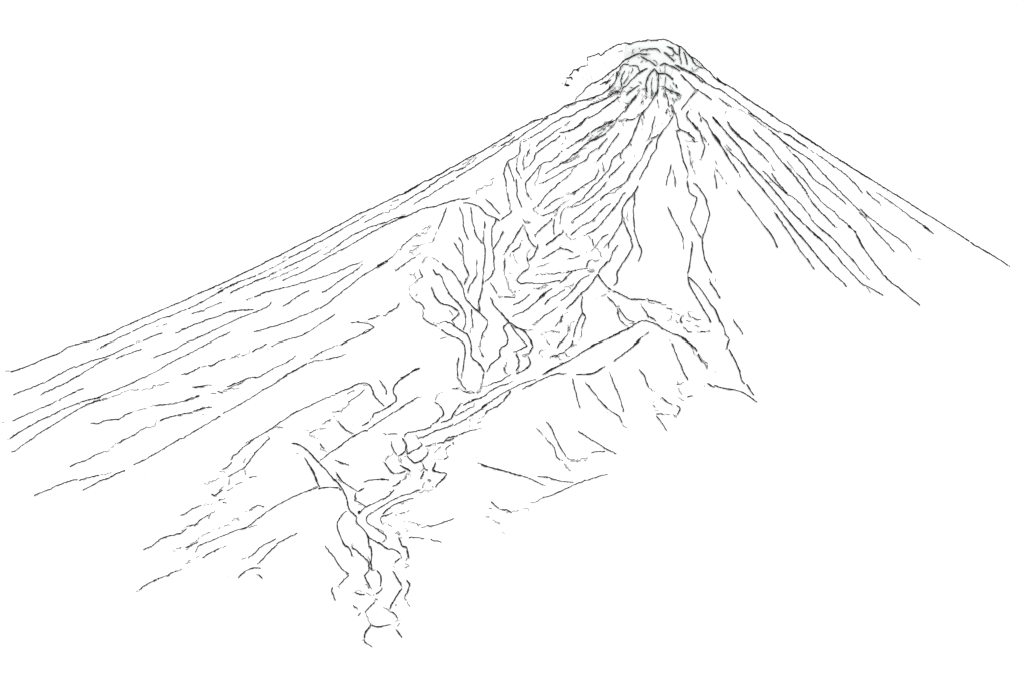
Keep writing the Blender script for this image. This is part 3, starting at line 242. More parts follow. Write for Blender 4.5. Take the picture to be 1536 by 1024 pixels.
A 1015.6 575.8 1019.1 575.8; D 1020 575.8 1027 572.3; D 1016.4 581.1 1018.2 587.2 1023.5 591.6; D 1017.3 595.1 1026.1 600.4; D 1023.5 604.8 1024.4 606.5; 
B 1015.6 607.4 1020 611.8 1016.4 620.6; D 1016.4 619.7 1013.8 625.9; D 1010.3 619.7 1013.8 625; B 1031.4 594.8 1038.4 593; A 959.3 553.5 966.4 561.7; B 966.4 561.7 969 571.4 972.5 580.2; 
D 968.1 569.6 971.6 576.7; D 973.4 581.9 982.2 587.6; B 992.7 595.1 999.8 601.3 1007.7 606.2; C 1007.7 606.2 1011.2 606.5; C 990.1 598.6 992.7 596; D 976 597.8 982.2 601.3 978.7 603; 
D 978.7 606.5 982.2 610.9; D 982.2 615.3 987.5 614.4; A 984.8 620.2 994.5 620.9; D 994.5 620.9 1005 619.7; B 984.8 623.2 992.7 632.9 999.8 644.3; C 999.8 645.2 1001.5 647.3; 
B 814.7 560.6 831.9 551.9 847.7 543.2 855.6 540; B 864.8 561.6 884.6 560.6 895.1 555.8 907 549.2; D 882 560.6 889.9 559.8; C 838.4 560.6 850.3 559.8; B 858.8 567.7 863.5 587.5 869.6 610.7; 
C 877.2 570.3 879.3 574.3; B 879.3 574.3 889.9 587.5 903.1 603.3 913.6 613.8 929.4 623.9; B 929.4 623.9 933.4 632.3; D 929.4 624.4 934.7 634.9; C 933.4 636.3 940.5 641.5; 
C 913.6 557.1 916.2 561.1; B 916.2 561.1 921.5 576.9 929.4 595.4 935.5 615.9; D 909.7 617.3 911.5 618.6; C 804.2 641.5 813.4 650.8 821.3 660; B 820 632.3 826.6 640.2 831.9 653.4 839.8 669.2 849 683.7; 
B 821.3 660 830.5 669.2 834.5 682.4 839.8 689; D 837.1 687.7 845 690.3; D 850.3 683.7 858.2 689 882 687.7; D 855.6 690.3 879.3 689.8; D 846.4 693 850.3 700.9 856.9 705.3; 
B 867.5 646.3 884.6 657.4 900.4 666.6 911 673.2 924.2 679.8; B 887.2 679 893.8 676.6 907 676.6; C 713.7 685 714.5 686.4; B 717.1 693.7 734.3 699.5 758 706.1 773.8 710.9 792.3 716.2 805.5 722 814.7 726.7; 
C 814.7 726.7 818.7 727.8; B 806.8 713.5 821.3 715.4 839.8 720.6 859.5 723.3; D 810.8 714.1 831.9 718; B 911 711.4 892.5 715.4 874.1 721.4 863.5 725.9 847.7 733 831.9 740.9 816 745.2; 
D 816 745.2 805.5 752.3 791 754.9; D 734.3 749.7 742.2 757.6 748.8 762; B 736.9 752.3 747.5 761.5; B 750.1 762.8 760.7 764.2 767.2 768.1; D 754.1 765.5 768.6 767.3 779.1 763.6; 
D 781.8 761.5 792.3 762.8 795.5 765.5; D 726.4 774.7 734.3 774.7; D 736.9 780 747.5 782.6 751.4 787.9; D 738.2 781.3 748.8 783.9; D 733 761.5 738.2 762.8; 
D 752.7 797.1 756.7 800.5; A 300 439.6 312.9 434.8 327.9 428.4 343 421.5 358 413.8 373 406.5 388.1 399.4 403.1 391.4 418.2 384.4 433.2 376.4 448.2 368.9 463.3 361.4 478.3 354.3 493.4 345.7 508.4 338.2 523.4 330 536.3 322.7 542.8 319.3; 
A 542.8 319.3 555.7 314.5 570.7 307 585.7 299.5 599.7 292.6; D 599.7 292.6 607.2 289.2; A 607.2 289.2 622.3 281.2 630 276.9; B 326.9 439.1 338.7 432.7 351.6 426.3 364.5 420.9 383.8 414.4; 
D 327.9 438.1 355.9 425.2; C 385.9 413.4 398.8 406.9 411.7 400.5 431.1 390.2; D 422.5 391.9 431.1 389.7; D 423.5 389.7 428.9 385.4; B 433.2 387.6 446.1 381.1 459 375.1 471.9 367.2; 
B 471.9 366.5 484.8 360.7 497.7 353.6 511.6 345.7; B 511.6 345 525.6 337.1 538.5 330; C 538.5 330 550.3 322.7; B 346.2 439.1 362.3 431.6 375.2 426.3 385.9 420.9 398.8 416.6; 
D 381.6 423 401 415.5 418.2 406.9; D 407.4 410.1 428.9 401.5; B 426.8 402.6 439.6 396.2 452.5 390.8 465.4 384.4 478.3 377.3; C 478.3 376.8 482.6 374.7; 
D 486.9 373.6 495.9 368.2; D 403.1 420.9 420.3 414.4 433.2 409.1; C 420.3 413.4 435.4 406.9 448.2 401.5; B 424.2 421.3 437.5 415.5 452.5 409.5 465.4 402.6 480.5 393 493.4 385.4 506.3 377.9 519.1 372.1 536.3 361.8 553.5 351.5 570.7 342.5 587.9 333.9 600.8 327.4; 
D 499.8 374.7 484.8 383.7; B 499.8 374.3 514.8 362.9 527.7 354.3 540.6 347.8 557.8 340.3 577.2 334.9 592.2 328.1 607.2 324.8; D 598.6 327.4 609.4 323.1; 
B 393.5 439.6 411.7 435.5 428.9 431.6 448.2 426.7 463.3 422 480.5 417.2 495.5 412.3 512.7 405.2 525.6 399.4 536.3 396.2; C 536.3 396.2 544.9 391.9; C 543.9 396.2 538.5 402.6; 
B 538.5 402.6 529.9 409.1; B 529.9 409.1 519.1 415.5 506.3 424.1 495.5 432.7 483.7 439.6; C 456.8 439.6 464.4 436.6; B 511.6 439.6 525.6 428.4 540.6 416.6 557.8 405.8 577.2 396.2 581.4 393; 
D 565.3 399.4 581.4 390.8; B 566.4 400.5 587.9 386.5; D 587.9 386.5 598.6 374.7; D 591.1 404.8 594.3 402.6; B 593.3 407.3 599.9 401.5; B 547.1 334.5 562.1 326.3 575 319.9; 
D 575 319.9 598.6 310.2; B 598.6 309.2 599.9 308.1; D 584.7 309.8 590 305.5; C 587.9 303.8 598.6 299.5; D 344 444 345.1 440.4 348.3 438.7; B 300 454.8 310.7 449.4 321.5 443 334.4 435.4; 
D 325.8 435.4 334.4 434.4; B 300 467.7 312.9 462.3 325.8 456.9 332.2 454.1; C 332.2 454.1 338.2 453.3; B 300 484.2 312.9 479.5 325.8 475.6 336.5 470.9 344 467.7 353.7 466.2; 
D 344 468.3 362.3 465.1 380.6 464.5; B 353.7 466.6 379.5 464.9; B 300 505.7 315 498.8 332.2 490.2 349.4 482.7 364.5 475.2 383.8 468.8; B 383.8 468.8 392.4 464.9 401 460.2 407 454.1; 
B 300 521.4 315 513.4 330.1 505.7 345.1 498.4; D 368.8 449.4 379.5 447.3 390.2 443 396.7 439.7; B 381.6 445.8 396.7 439.1; B 424.6 460.2 437.5 451.6 448.2 444 463.3 436.5; 
B 483.7 439.3 489.1 437; B 381.2 497.8 401 492.8 418.2 487.7 433.2 482.7 450.4 475.2 467.6 468.3 478.3 462.7; A 480.5 462.7 491.2 456.3 502 446.8; B 502 446.8 511.6 440; 
B 407.4 519.2 420.3 513.4 433.2 509.1 448.2 504.8; D 428.9 510 450.4 504.8; B 448.2 504.8 463.3 497.8 478.3 487.7 493.4 478.4 502 472; D 300 550.4 310.7 548.2; 
B 312.9 548.2 319.3 547.2 327.9 541.8 337.6 537.9; D 312.9 548.2 323.6 546.1; D 344 539.6 351.6 536.4 362.3 534.3 375.2 526.8; D 347.3 536.4 360.2 528.9; 
D 373 524.6 377.3 528.9; B 378.4 526.8 388.1 521.4 399.9 516.4; C 401 523.5 403.1 522.5; B 300 578.8 306.4 578.3; D 307.5 577.5 317.2 576.6; C 316.1 589.5 324.7 589.1; 
D 325.8 585.8 335.4 589.1; A 326.9 586.9 333.3 588; D 335.4 588 349.4 582.6 362.3 580.5; D 334.4 586.9 343 580.5 360.2 574 375.2 566.5; A 340.8 579.4 355.9 573.6 364.5 569.7 374.1 565.9; 
D 374.1 565.4 379.5 564.4; B 375.2 565.9 385.9 565 394.5 561.6 409.6 552.5 424.6 545.7 435.4 539.2 443.5 533.2; D 300 611.6 317.2 610.1; B 300 613.8 306.4 611.6 317.2 610.1; 
B 335.4 619.6 351.6 610.5 366.6 602 379.5 594.4 394.5 584.3 411.7 575.1 423.5 566.5 430 563.3; A 437.5 557.9 450.4 550.4 460.1 545; A 423.5 566.5 431.1 561.1 441.8 555.1; 
C 460.1 545 465.4 543.9; B 463.3 543.5 478.3 539.6; D 478.3 540.7 489.1 538.6; B 489.1 538.6 512.7 533.2; C 512.7 532.8 519.6 530.6; C 464.4 537.5 471.9 535.8; 
B 470.8 535.4 480.5 528.5 491.2 523.5 502 519.2; D 502 518.2 511.6 514.9; A 511.6 516.7 523.4 510.6 538.5 503.6; B 538.5 503.6 549.2 498.8 561 491.3; D 542.8 501.4 551.4 495.6 560 492.4; 
B 526.7 484.9 538.5 483.4; B 536.3 484.4 547.1 484.9 555.7 487 561 490.7; D 546 482.7 552.4 482.1; B 552.4 479.9 566.4 475.2; D 564.3 475.2 577.2 473 585.7 467 592.2 464.5; 
B 581.4 469.8 595.4 462.3; B 594.3 462.7 599.1 456.3; D 597.6 456.3 599.7 453.7; C 619 556.4 624.4 553; B 618 556.8 622.3 553.6 628.3 552.1; C 3.2 633 7.5 632.6; 
B 19.3 630.5 32.2 624.5 47.3 618 64 610.5; B 64.5 611.1 77.3 605.1 84.9 600.8; C 9.7 658.4 15 656.7; A 15 656.7 27.9 648.1 43 639.5 55.9 632 72 624.5; 
B 73 624.5 85.9 617.6 101 610.5 118.2 604; B 120.3 603 133.2 598.7 143.9 597 150.4 595.4; D 116 604 120.3 605.1; B 17.2 677.1 27.9 671.7 43 661 58 649.8 73 640.6 92.4 628.8 111.7 616.9 128.9 607.3; 
A 128.9 606.2 139.6 603 150.4 599.1; D 139.6 603 159 597.6 171.9 593.3; D 289 580.4 292.2 580.2; A 292.2 580.2 304 578.9; D 304 578.5 318 576.8; C 315.8 589.6 322.3 589; 
B 136.4 634.8 148.2 634.1 156.8 630.5 169.7 628.3 180.5 627 189.1 621.2 197.7 618; D 193.4 618 206.3 615.4; C 206.3 614.8 224.5 609.8; D 224.5 609.4 229.9 607.3 233.1 608.3; 
B 233.1 607.7 244.9 606.4 257.8 605.5 270.7 602.5 285.7 598.2 298.6 593.3; B 105.3 699.2 118.2 693.2 131.1 688.5 143.9 681.4 154.7 677.7; D 154.7 677.7 163.3 674.9 171.9 666.3; 
D 171.9 666.3 191.2 655.6; B 176.2 664.2 186.9 658.8 199.8 652.4 209.5 645.9 220.2 639.9; D 220.2 639.5 227.7 639.5 235.3 628.8; D 239.6 635.2 238.5 632 247.1 627.7; 
A 240.6 629.8 251.4 625.5 264.3 622.3; D 264.3 622.3 281.4 619.1 296.5 615.9 300.8 612.6; B 266.4 621.2 287.9 618.4; D 300.8 612.6 316.9 609.8; B 290 616.3 305.1 611.6; 
D 302.9 620.2 306.2 621.2; B 200.9 696 214.8 690 227.7 682.5 244.9 672.8; B 244.9 672.8 262.1 662.1 277.2 654.5 294.3 644.9 311.5 634.1 330 623.8; B 51.6 742.6 62.3 737.9 77.3 731.4 92.4 725 107.4 720.1 116 718.6; 
D 51.6 742.6 64.5 737.2; B 119.2 719.4 137.5 714.7 148.2 712.1; D 148.2 712.1 167.6 708.2; B 124.2 734 137.5 727.6 150.4 720.1; A 150.4 720.1 163.3 715.8 176.2 709.3 186.9 705; 
D 215.9 715.8 217 716.4; B 372.8 662.9 383 656.5 398.2 647.1 410.9 640; D 410.9 640 424.9 640; B 346.2 688.2 352.5 681.9 365.2 670 375.4 663.4; D 367.8 664.1 377.9 657.8; 
D 352.5 683.2 360.1 675.6; B 334.2 703.5 342.4 698.4 347.4 693.3; D 328.4 706.5 338.6 708.1; D 305.5 723.8 317 722.5; D 317 722.5 329.7 715.7; D 404.6 656.5 400.8 652.7; 
B 404.6 656.5 393.1 667.9 383 677.6; B 383 677.6 375.4 688.2 367.8 699.7; B 367.8 699.7 356.3 706.5; B 356.3 706.5 342.4 713.6; D 376.6 680.6 375.4 679.4; 
D 367.8 685.7 365.2 693.3; C 367.2 703.5 367.8 711.1; C 343.6 716.2 343.6 726.3; D 317 740.3 322 742.8 324.6 741.1; A 318.2 740.3 322 742.8; B 322 742.3 333.5 734.5; 
D 328.4 736.5 337.3 728.9; D 339.8 734 350 730.1; D 352.5 726.3 363.9 722.5; A 374.1 715.7 379.2 714.1; C 379.2 714.1 385.5 714.1; A 328.4 749.7 330.2 748.7; 
D 325.9 751.7 338.6 746.7; A 334.7 753.3 339.3 753.3; B 271.3 772.6 278.9 769.5 289 761.9; B 290.3 762.4 301.7 757.3; D 303 758.1 314.4 755.5; D 315.7 755.5 319.5 754.3; 
D 311.9 777.1 322 764.4; B 291.6 787.3 301.7 778.4 311.9 772; D 276.3 791.1 284 787.3 299.2 784.7; B 280.1 788.6 296.7 785.3; D 271.3 796.2 278.9 792.4 281.4 789.8; 
B 215.4 824.1 228.1 817.8 238.2 810.1; B 238.2 809.6 248.4 803.8 261.1 802; B 258.6 802.5 271.3 798.7 278.9 793.6; D 239.5 807.6 250.9 805.1; D 256 827.9 266.2 821.6 272.5 820.8; 
D 277.6 822.8 284 817.8 296.7 810.1; B 278.9 820.8 296.7 812.7; D 294.1 810.1 304.3 802.5 315.7 797.4; D 319.5 792.4 320.8 793.6; D 327.1 792.4 332.2 789.3 344.9 787.3; 
D 347.4 780.9 352.5 777.1 360.1 778.4; D 355.1 775.9 358.9 775.9; D 367.8 765.7 372.8 767; D 374.1 765.7 381.7 761.9; B 374.1 764.4 385.5 758.1 395.7 759.3; 
A 391.9 758.8 395.7 759.3; B 372.8 787.8 385.5 778.4 400.8 767 416 756.8 431.2 748.7 446.5 741.6 459.9 736.5; B 296.7 819 309.3 813.2 324.6 807.1 339.8 800.5 355.1 794.9 372.8 789.8; 
D 357.6 793.6 385.5 787.3; C 296.7 819 292.8 827.9; D 294.1 835.5 299.2 834.3; B 304.3 835.5 317 827.9 328.4 822.3; D 319.5 826.6 339.8 817.8; D 277.6 844.4 286.5 841.9; 
D 278.9 843.1 287.8 840.6; B 250.9 863.5 258.6 857.9 268.2 855.8; B 209 884.3 217.9 877.4 230.6 869.8 243.3 864.7 253.5 862.2; D 204 886.8 211.6 883.8; 
D 220.5 876.2 238.2 867.3; C 267.5 855.8 272.5 852; B 372.8 836 383 827.9 393.1 817.8 403.3 812.7 413.5 807.6; D 361.4 838.1 369 836.8; B 415.5 815.2 428.7 807.6 445.2 799.5; 
B 415.5 816.5 403.3 827.9 388.1 843.1; C 388.1 843.1 385.5 845.7; D 356.3 866 360.1 864.7; B 358.1 864.7 367.8 855.8; B 367.8 855.8 377.9 852 390.6 851.5; 
D 384.3 860.9 389.3 862.2; A 388.1 861.4 393.1 866.5; C 342.4 864.7 343.6 865; B 440.1 664.4 449 666.7 459.2 673.5; B 430 626.4 437.8 620.9 447.2 616.2 458.1 610.8 469.1 605.6 480 600.3 495.6 594.4; 
D 496.4 593.6 505 589.7; A 503.4 589.7 512.8 585.8 523.8 581.9 533.1 577.2 539.4 574.4; A 539.4 574.4 550.3 574.1 556.6 580.3 559.7 587.3; D 544.8 575.6 551.9 577.2; 
A 559.7 587.3 562.8 593.6 569.1 601.4 576.1 607.2; B 569.8 570.2 573.8 575.6 577.7 580.3; A 576.9 579.5 579.2 585 579.5 590; A 614.4 560 606.6 564.7 598.8 570.2 593.3 576.4 589.7 583.4; 
A 589.7 583.4 590.9 589.7 594.4 595.9 594.1 600.6; A 594.1 600.6 587.8 606.1 581.6 610 573.8 614.4; A 573.8 614.4 565.9 617.5 561.2 620.6 558.9 624.8; 
D 558.9 624.8 555 630.3; B 553.4 632.2 543.3 637.3; D 542.5 638.1 553.4 631.9; B 546.4 584.2 539.4 591.2 530 597.5 523 602.2; D 522.2 602.2 523.8 606.9 521.4 605.3; 
D 522.2 606.9 514.4 613.1 508.1 616.2; B 498.8 617.5 508.1 615.9; D 498.8 623.3 503.4 624.1; D 481.6 636.6 495.6 628.8; B 487.8 632.2 495.6 628.8; D 489.4 641.2 478.4 642.8; 
B 465.2 648.8 473.8 644.4; D 473.8 644.4 481.6 640.5; D 455.8 644.4 462.8 645.9; D 464.4 647.5 466.7 652.2 476.9 657.7; D 466.7 651.4 473.8 653.8; D 502.7 628.8 508.1 631.9; 
B 508.1 631.1 511.2 636.6 515.2 640.5; A 514.4 640 519.8 645.2; B 519.8 645.2 530 649.1; D 528.4 635 530 635.8; D 480 665.5 483.9 669.4 481.6 673.3 490.9 677.2; 
B 480 665.5 486.2 671.7; B 437.8 664.4 444.1 664.7 451.9 668.1 459.7 673.3 465.9 679.5; D 462.8 675.6 469.1 681.9; A 465.9 679.5 471.4 686.6 476.9 692.8; 
D 474.5 691.2 480 692.8; B 480.8 689.7 487.8 684.2 495.6 678; A 495.6 678 506.6 670.9 517.5 662.3 526.9 655.3; A 526.9 655.3 536.2 650.3 544.8 645.9 551.1 645.6; 
A 544.8 645.9 551.1 645.2; B 552.7 642.8 561.2 636.9 569.1 631.1 576.9 626.4 589.4 617.5; D 591.7 617.8 600.3 611.6; B 591.7 617.5 601.9 610 608.9 605.3; 
B 608.1 605.3 617.5 600.6 626.9 595.2; C 626.9 595.2 631.6 595.6; A 476.9 692 483.1 698.3 490.9 706.1 501.9 719.4; D 443.3 678.8 447.2 681.1; D 451.9 680.3 455 681.9; 
B 456.9 685.8 462.8 695.2 468.3 704.5; D 467.5 700.6 475.3 719.4; B 468.3 704.5 471.4 711.6 475.3 719.7; B 502.7 689.7 511.2 692.8; D 505 691.2 522.2 695.9; 
B 508.1 692 523 697.2; D 503.4 706.1 506.6 710; A 505.8 710.3 510.5 716.2; D 503.4 716.2 505 717.8; C 574.5 649.4 580 650.3; B 582.3 650.6 595.6 649.8; 
D 587 660 588.6 667.8; B 587 666.2 590.9 674.8 594.8 680.3; D 590.9 677.2 586.2 681.9 578.4 686.6; D 576.9 690.5 583.1 682.7; D 573.8 692.8 577.7 692.8; 
A 576.9 693.6 582.3 701.4 590.2 709.2; D 590.2 709.2 597.2 709.2; B 597.2 683.4 603.4 679.5 607.3 677.2; D 598 685 599.5 692.8; B 551.9 719.7 562.8 718.4 582.3 718.6; 
B 459.1 736.6 469.4 733.1 476.4 729.7; D 461.6 735.6 480.3 727.3; A 478 732.8 485 731.2 494.4 730 506.1 730.9; D 504.5 730.6 512.3 733.6; A 466.2 700 469.4 706.2 471.7 712.5; 
B 471.7 712.5 475.6 722.7 479.5 729.7; D 469.4 707.8 473.3 715.6; A 809.4 446.9 818.8 439.1 828.1 433.6; D 807.8 448.4 814.1 443.8; D 800 432 809.4 433.6 825 429.7; 
D 759.4 420.3 763.3 431.2 768.8 440.6 765.6 435.9; D 768.8 440.6 773.4 436.7 779.7 435.2; D 763.3 409.4 767.2 411.7; B 646.9 431.2 650 439.1 653.1 446.1 659.4 453.9 664.1 456.6; 
B 552.4 940.8 548.1 947.4 547 950.9 546.6 955.6; D 542.3 958.8 543.8 958.6; A 546.2 957.6 547 959.5 546.2 960.5; B 546.6 960.7 551.2 965 557.1 968.5; D 552 965.8 557.5 967.3; 
C 558.7 969.3 559.8 970.5; D 800.2 432.4 808.8 431.9 817.4 429.2 824.9 429.7; D 809.8 446.4 815.2 444.2 814.1 441; D 785.1 361.5 783 362.6 778.7 371.2; 
D 845.3 347.5 851.8 356.1 857.1 358.8 864.7 357; A 844.8 345.9 843.2 350.2 836.7 355 829.2 361 819 367.4; E 950 74.1 948.8 77.2 947.7 81.1; E 958.2 72.1 959.8 74.8; 
E 960.2 78.8 961.7 76.4 966.4 75.5; E 966 75.5 968.8 74.1 973 74.1; B 969.1 74.5 970.3 76.4; D 969.9 81.5 975 80.7; D 927.3 78.8 934.4 76.4; E 943.8 90.9 941 94.8; 
E 956.2 87.3 959.8 87.3; E 960.5 94.4 964.8 92.2; E 968 92.8 970.7 92.8; E 979.3 90.5 982.4 91.6 985.2 94.4 985.9 98.3; E 927 106.9 924.6 109.2 924.2 111.6; 
E 929.7 108.4 928.9 112.3 927.3 115.5; E 921.9 110 918 114.7 914.1 119.4 910.9 122.5; E 914.8 112.3 911.7 114.3; E 925 110 924.6 113.9 925 117; E 902.3 127.2 906.2 124.1 910.9 122.5; 
E 907.8 128 911.7 124.1 914.8 122.5; E 915.6 126.4 913.3 131.9 910.9 136.6; E 934.8 110 932.4 116.2 931.6 122.5 931.6 128.8; E 943.8 106.9 942.2 111.6; 
E 948.4 102.2 948.8 105.3 946.1 110.8; E 943.4 113.1 940.6 117.8 936.7 122.5; E 939.8 120.2 935.2 127.2; E 912.5 135.8 915.6 131.9 920.3 125.6; E 914.8 138.9 921.1 133.4; 
E 915.6 138.1 923.4 131.9; E 922.7 139.7 931.2 132.7; E 944.5 131.1 949.2 131.9; E 978.9 105.3 975.8 110; E 975.4 106.1 977 108.4; E 976.2 110.8 972.7 114.7 970.3 119.4; 
E 984.4 108.4 984.8 114.7; E 978.5 116.2 977.3 122.5 977.7 130.3 977.3 138.9; E 977 122.5 977 128.8; E 989.8 103 990.6 108.4; E 990.6 115.5 991.4 118.6; 
E 997.3 99.1 997.7 103.8 997.3 110; E 998.8 115.5 998 120.9 997.3 130.3; E 998.4 110.8 1005.5 114.7 1010.9 119.4; E 1004.7 113.9 1009.4 119.4; D 1004.7 116.2 1006.2 119.4; 
B 1009.4 124.1 1010.5 126.4; B 1014.1 128 1015.6 131.9; E 1004.7 128 1006.2 131.9; E 992.2 130.3 996.9 130.3; E 988.3 128 989.1 130.3; E 992.6 132.7 992.6 135.8; 
E 994.9 132.7 994.9 135; B 998 131.1 1001.6 134.2; E 1006.2 100.6 1009.4 103; E 996.9 78.8 1000 81.1; E 1003.9 83.4 1008.6 83.4 1010.5 80.7; E 1009.4 82.7 1009 85.8; 
B 1008.2 74.1 1009.4 72.5; E 1011.7 91.2 1014.1 89.7; E 982 103.8 985.9 108.4; E 957.8 122.5 962.5 126.4; E 959.4 132.7 956.2 138.1; E 966.4 133.4 963.7 135.8; 
E 968 133.4 969.5 138.1; E 901.6 127 906.2 123.9 912.5 121.6; E 907.8 127.4 914.8 122.7; E 915.2 126.2 914.1 130.9 910.9 138; E 913.3 135.6 918 130.9 923.4 124.7; 
E 913.3 138.8 921.1 133.3; E 911.7 141.9 918 138.8 920.3 140.7; E 914.8 143.4 920.3 139.1 926.6 135.6; E 914.1 147.3 921.1 143.4 930.5 136.8; D 901.6 147.3 904.7 146.6; 
D 904.7 149.7 910.9 147; E 925 138 931.2 131.7; E 934.4 134.8 931.2 139.5 929.7 143.4; D 928.9 144.2 923.4 149.7 919.5 153.6; E 934.4 138 937.5 137.2; 
E 944.5 131.7 948.4 132.1; E 958.6 132.5 958.2 134.8 955.5 135.6; E 960.2 136.4 957.8 141.1 953.9 145; E 959.4 138.8 954.7 145 950 151.2; E 938.3 156.3 943.8 155.2 946.9 151.2; 
E 946.9 150.5 951.6 147 954.7 142.7; E 944.5 155.9 941.4 159.8 936.7 163; E 935.9 144.2 937.5 146.6; D 926.6 151.2 929.7 154.4; E 964.1 134.8 966.4 133.3 968.8 134.1; 
E 968.8 138 968 142.7 964.1 145.8; E 963.3 139.5 962.5 144.2; E 964.1 147.3 962.5 151.2; E 968 145 970.3 146.6 967.2 149.7; B 964.8 152 962.1 155.5; E 960.2 157.5 960.5 159.8; 
E 963.3 158.3 966.4 155.2; E 976.6 123.9 977.3 135.6 976.6 145; E 978.1 134.1 978.5 145.8; E 977.3 146.6 978.1 149.7; E 979.7 138.8 980.5 141.9; E 982.8 138 982.8 142.7 981.2 145.8; 
E 985.2 138 984.4 143.4; E 988.3 127.8 988.7 130.9; E 986.3 138.8 986.3 145.8; B 986.3 150.5 986.7 155.2; E 987.1 155.9 987.5 163; E 993 132.5 992.6 135.6; 
E 995.7 132.1 995.7 134.1; B 997.7 136 998 140.3; E 994.5 139.5 996.1 144.2 998.4 147; E 1000.4 140.3 1000.8 145; E 997.7 145 1000 145.8; E 1005.5 129 1006.2 131.7; 
E 1007.8 131.7 1009.4 134.1; E 1010.2 135.6 1011.3 136.8; E 1003.9 136.4 1007 140.3 1009.4 140.7; E 1007 134.8 1012.5 139.5 1017.2 143.4; E 1013.3 138 1020 141.5; 
E 1014.1 142.7 1020 145.4; D 1012.5 148.1 1015.6 151.2; D 1009.4 146.6 1011.7 149.7; E 1017.2 148.1 1020 148.9; E 1008.6 150.5 1011.7 152.8 1009.4 157.5; 
E 1006.2 159.1 1007.8 163.8 1009 170; E 1004.7 159.1 1007.8 156.7; B 1001.6 163.8 1000 166.9 999.2 170.8; E 999.2 170 999.2 173.9; E 1003.1 164.5 1004.7 169.2; 
E 996.9 169.2 1000 170; E 1004.7 170.8 1004.7 176.2; E 1006.6 172.3 1006.2 174.7; E 1010.2 170 1009.4 174.7 1006.2 179.4; E 1015.6 170 1013.3 170; E 927.3 180.5 932.8 180.2 938.3 178.2 942.2 179; 
E 931.2 182.5 935.2 181.7; D 927.3 182.5 934.4 182.5; A 939.1 182.1 941.4 180.2 946.9 180.5 952.3 178.2; E 953.9 177 960.9 171.6; E 954.7 173.9 959.4 170.8; 
E 960.2 177 961.7 170.8; E 964.1 170 964.8 175.5; E 965.6 170.8 966.4 178.6; E 962.5 177.8 963.3 188.8; E 962.5 192.7 963.3 195.8; B 961.7 170.8 964.8 168.4 968 165.3; 
E 968 168.4 964.1 166.9; E 934.4 188.8 936.7 190.3; E 933.6 188 935.2 184.8; E 982.8 188 983.6 191.1; E 991.4 188.8 991.8 190.3; E 993.8 184.8 992.2 186.4; 
D 954.7 163.8 955.5 162.2; E 919.7 179.1 914.2 182.6 908 184.5 904.8 187.7; E 904.1 188.8 898.6 191.6 894.7 193.1; E 895.5 194.7 901.7 191.6 908.8 190; 
B 912.3 186.9 919.7 182.6; E 924.8 181.4 922 186.9 918.1 191.6 913.4 195.5 909.5 198.6; E 896.2 198.6 902.5 194.7 908 193.1; E 909.5 190 915 188.4; E 908.8 191.6 904.8 196.2; 
E 890.8 208 897 203.3 904.1 198.2; E 890 210.3 896.2 206.4 899.4 204.1; E 894.7 193.1 890 197 886.1 199.4; E 886.9 199.4 890 195.5; B 883.8 200.5 879.8 204.1 877.5 207.2; 
E 879.8 206.4 883.8 204.1; E 880.6 212.7 883.8 209.5 888 206.4; E 888.4 209.5 894.7 208 900.9 206.4 904.8 204.1 909.5 200.5; B 881.4 215 886.9 211.9 894.7 208.8; 
E 908.8 199.4 915 194.7; E 915 191.6 918.1 188.4; D 886.9 202.5 890 204.8; A 875.9 218.1 879.1 217 881.4 215; D 856.4 218.5 863.4 216.2 865.8 212.7; D 863.4 216.6 870.5 211.9; 
E 866.6 214.2 873.6 209.5 879.1 206.4; E 851.7 186.1 856.4 180.2; E 850.2 190 851.7 189.2; E 847.8 204.8 848.6 210.3; E 841.6 217.7 845.5 215; E 840.8 193.1 843.9 190.8; 
E 866.6 168.9 872.8 165; D 848.6 161.1 852.5 162.7 855.6 158.8; D 855.6 158 861.9 155.6; D 879.8 159.1 890 155.6; E 889.2 154.1 894.7 151.7 899.4 152.5; 
E 893.9 155.6 900.2 152.1; E 896.2 147 900.9 150.2 906.4 149.4; E 880.6 151.7 886.9 150.2 893.9 147; E 915 143.9 921.2 140.8; E 910.3 144.7 915 141.6; 
E 936.1 162.7 941.6 156.4; E 937.7 155.6 941.6 156.4; E 940 158.8 944.7 154.8 949.4 149.4; E 944.7 157.2 949.4 151.7; E 927.5 182.2 933.8 182.6; D 927.5 183.8 933.8 183; 
E 933.8 190 936.1 188.4; E 1038.2 143.4 1040.2 138.8 1044.8 136.8; E 1041.7 140.3 1045.6 138.8; D 1040.9 138 1044.8 140.3; E 1048 135.6 1046.4 138; B 1044.8 134.1 1047.2 135.6; 
E 1048 120 1050.3 123.1 1054.2 125.9; E 1056.6 125.5 1058.9 127; D 1065.2 135.2 1067.5 135.6; E 1073 145.4 1074.5 145.8; E 1076.9 147.3 1079.2 147.3; D 1087.8 153.6 1092.5 159.1; 
E 1089.4 154.4 1094.8 158.3 1100 162.6; B 1080.8 148.9 1086.2 154.4 1091.7 159.1; E 1034.7 163.8 1037.8 165.3; E 1033.9 157.5 1033.9 159.8; A 1032 167.7 1030.4 172.3 1031.2 176.2; 
E 1030.8 177.8 1030.8 181.7; B 1031.6 176.2 1033.9 180.2 1036.6 182.9; B 1039 184.5 1042.5 188.8 1046.4 193.4; E 1044.8 188.8 1049.5 195; E 1046.4 193.4 1051.5 196.6; 
E 1048 166.9 1049.5 171.6 1051.5 174.7; B 1048.8 170 1050.7 174.7; B 1050.7 177.8 1051.9 182.5; E 1053.4 176.2 1057.3 180.2; E 1090.9 183.3 1095.6 188.8; 
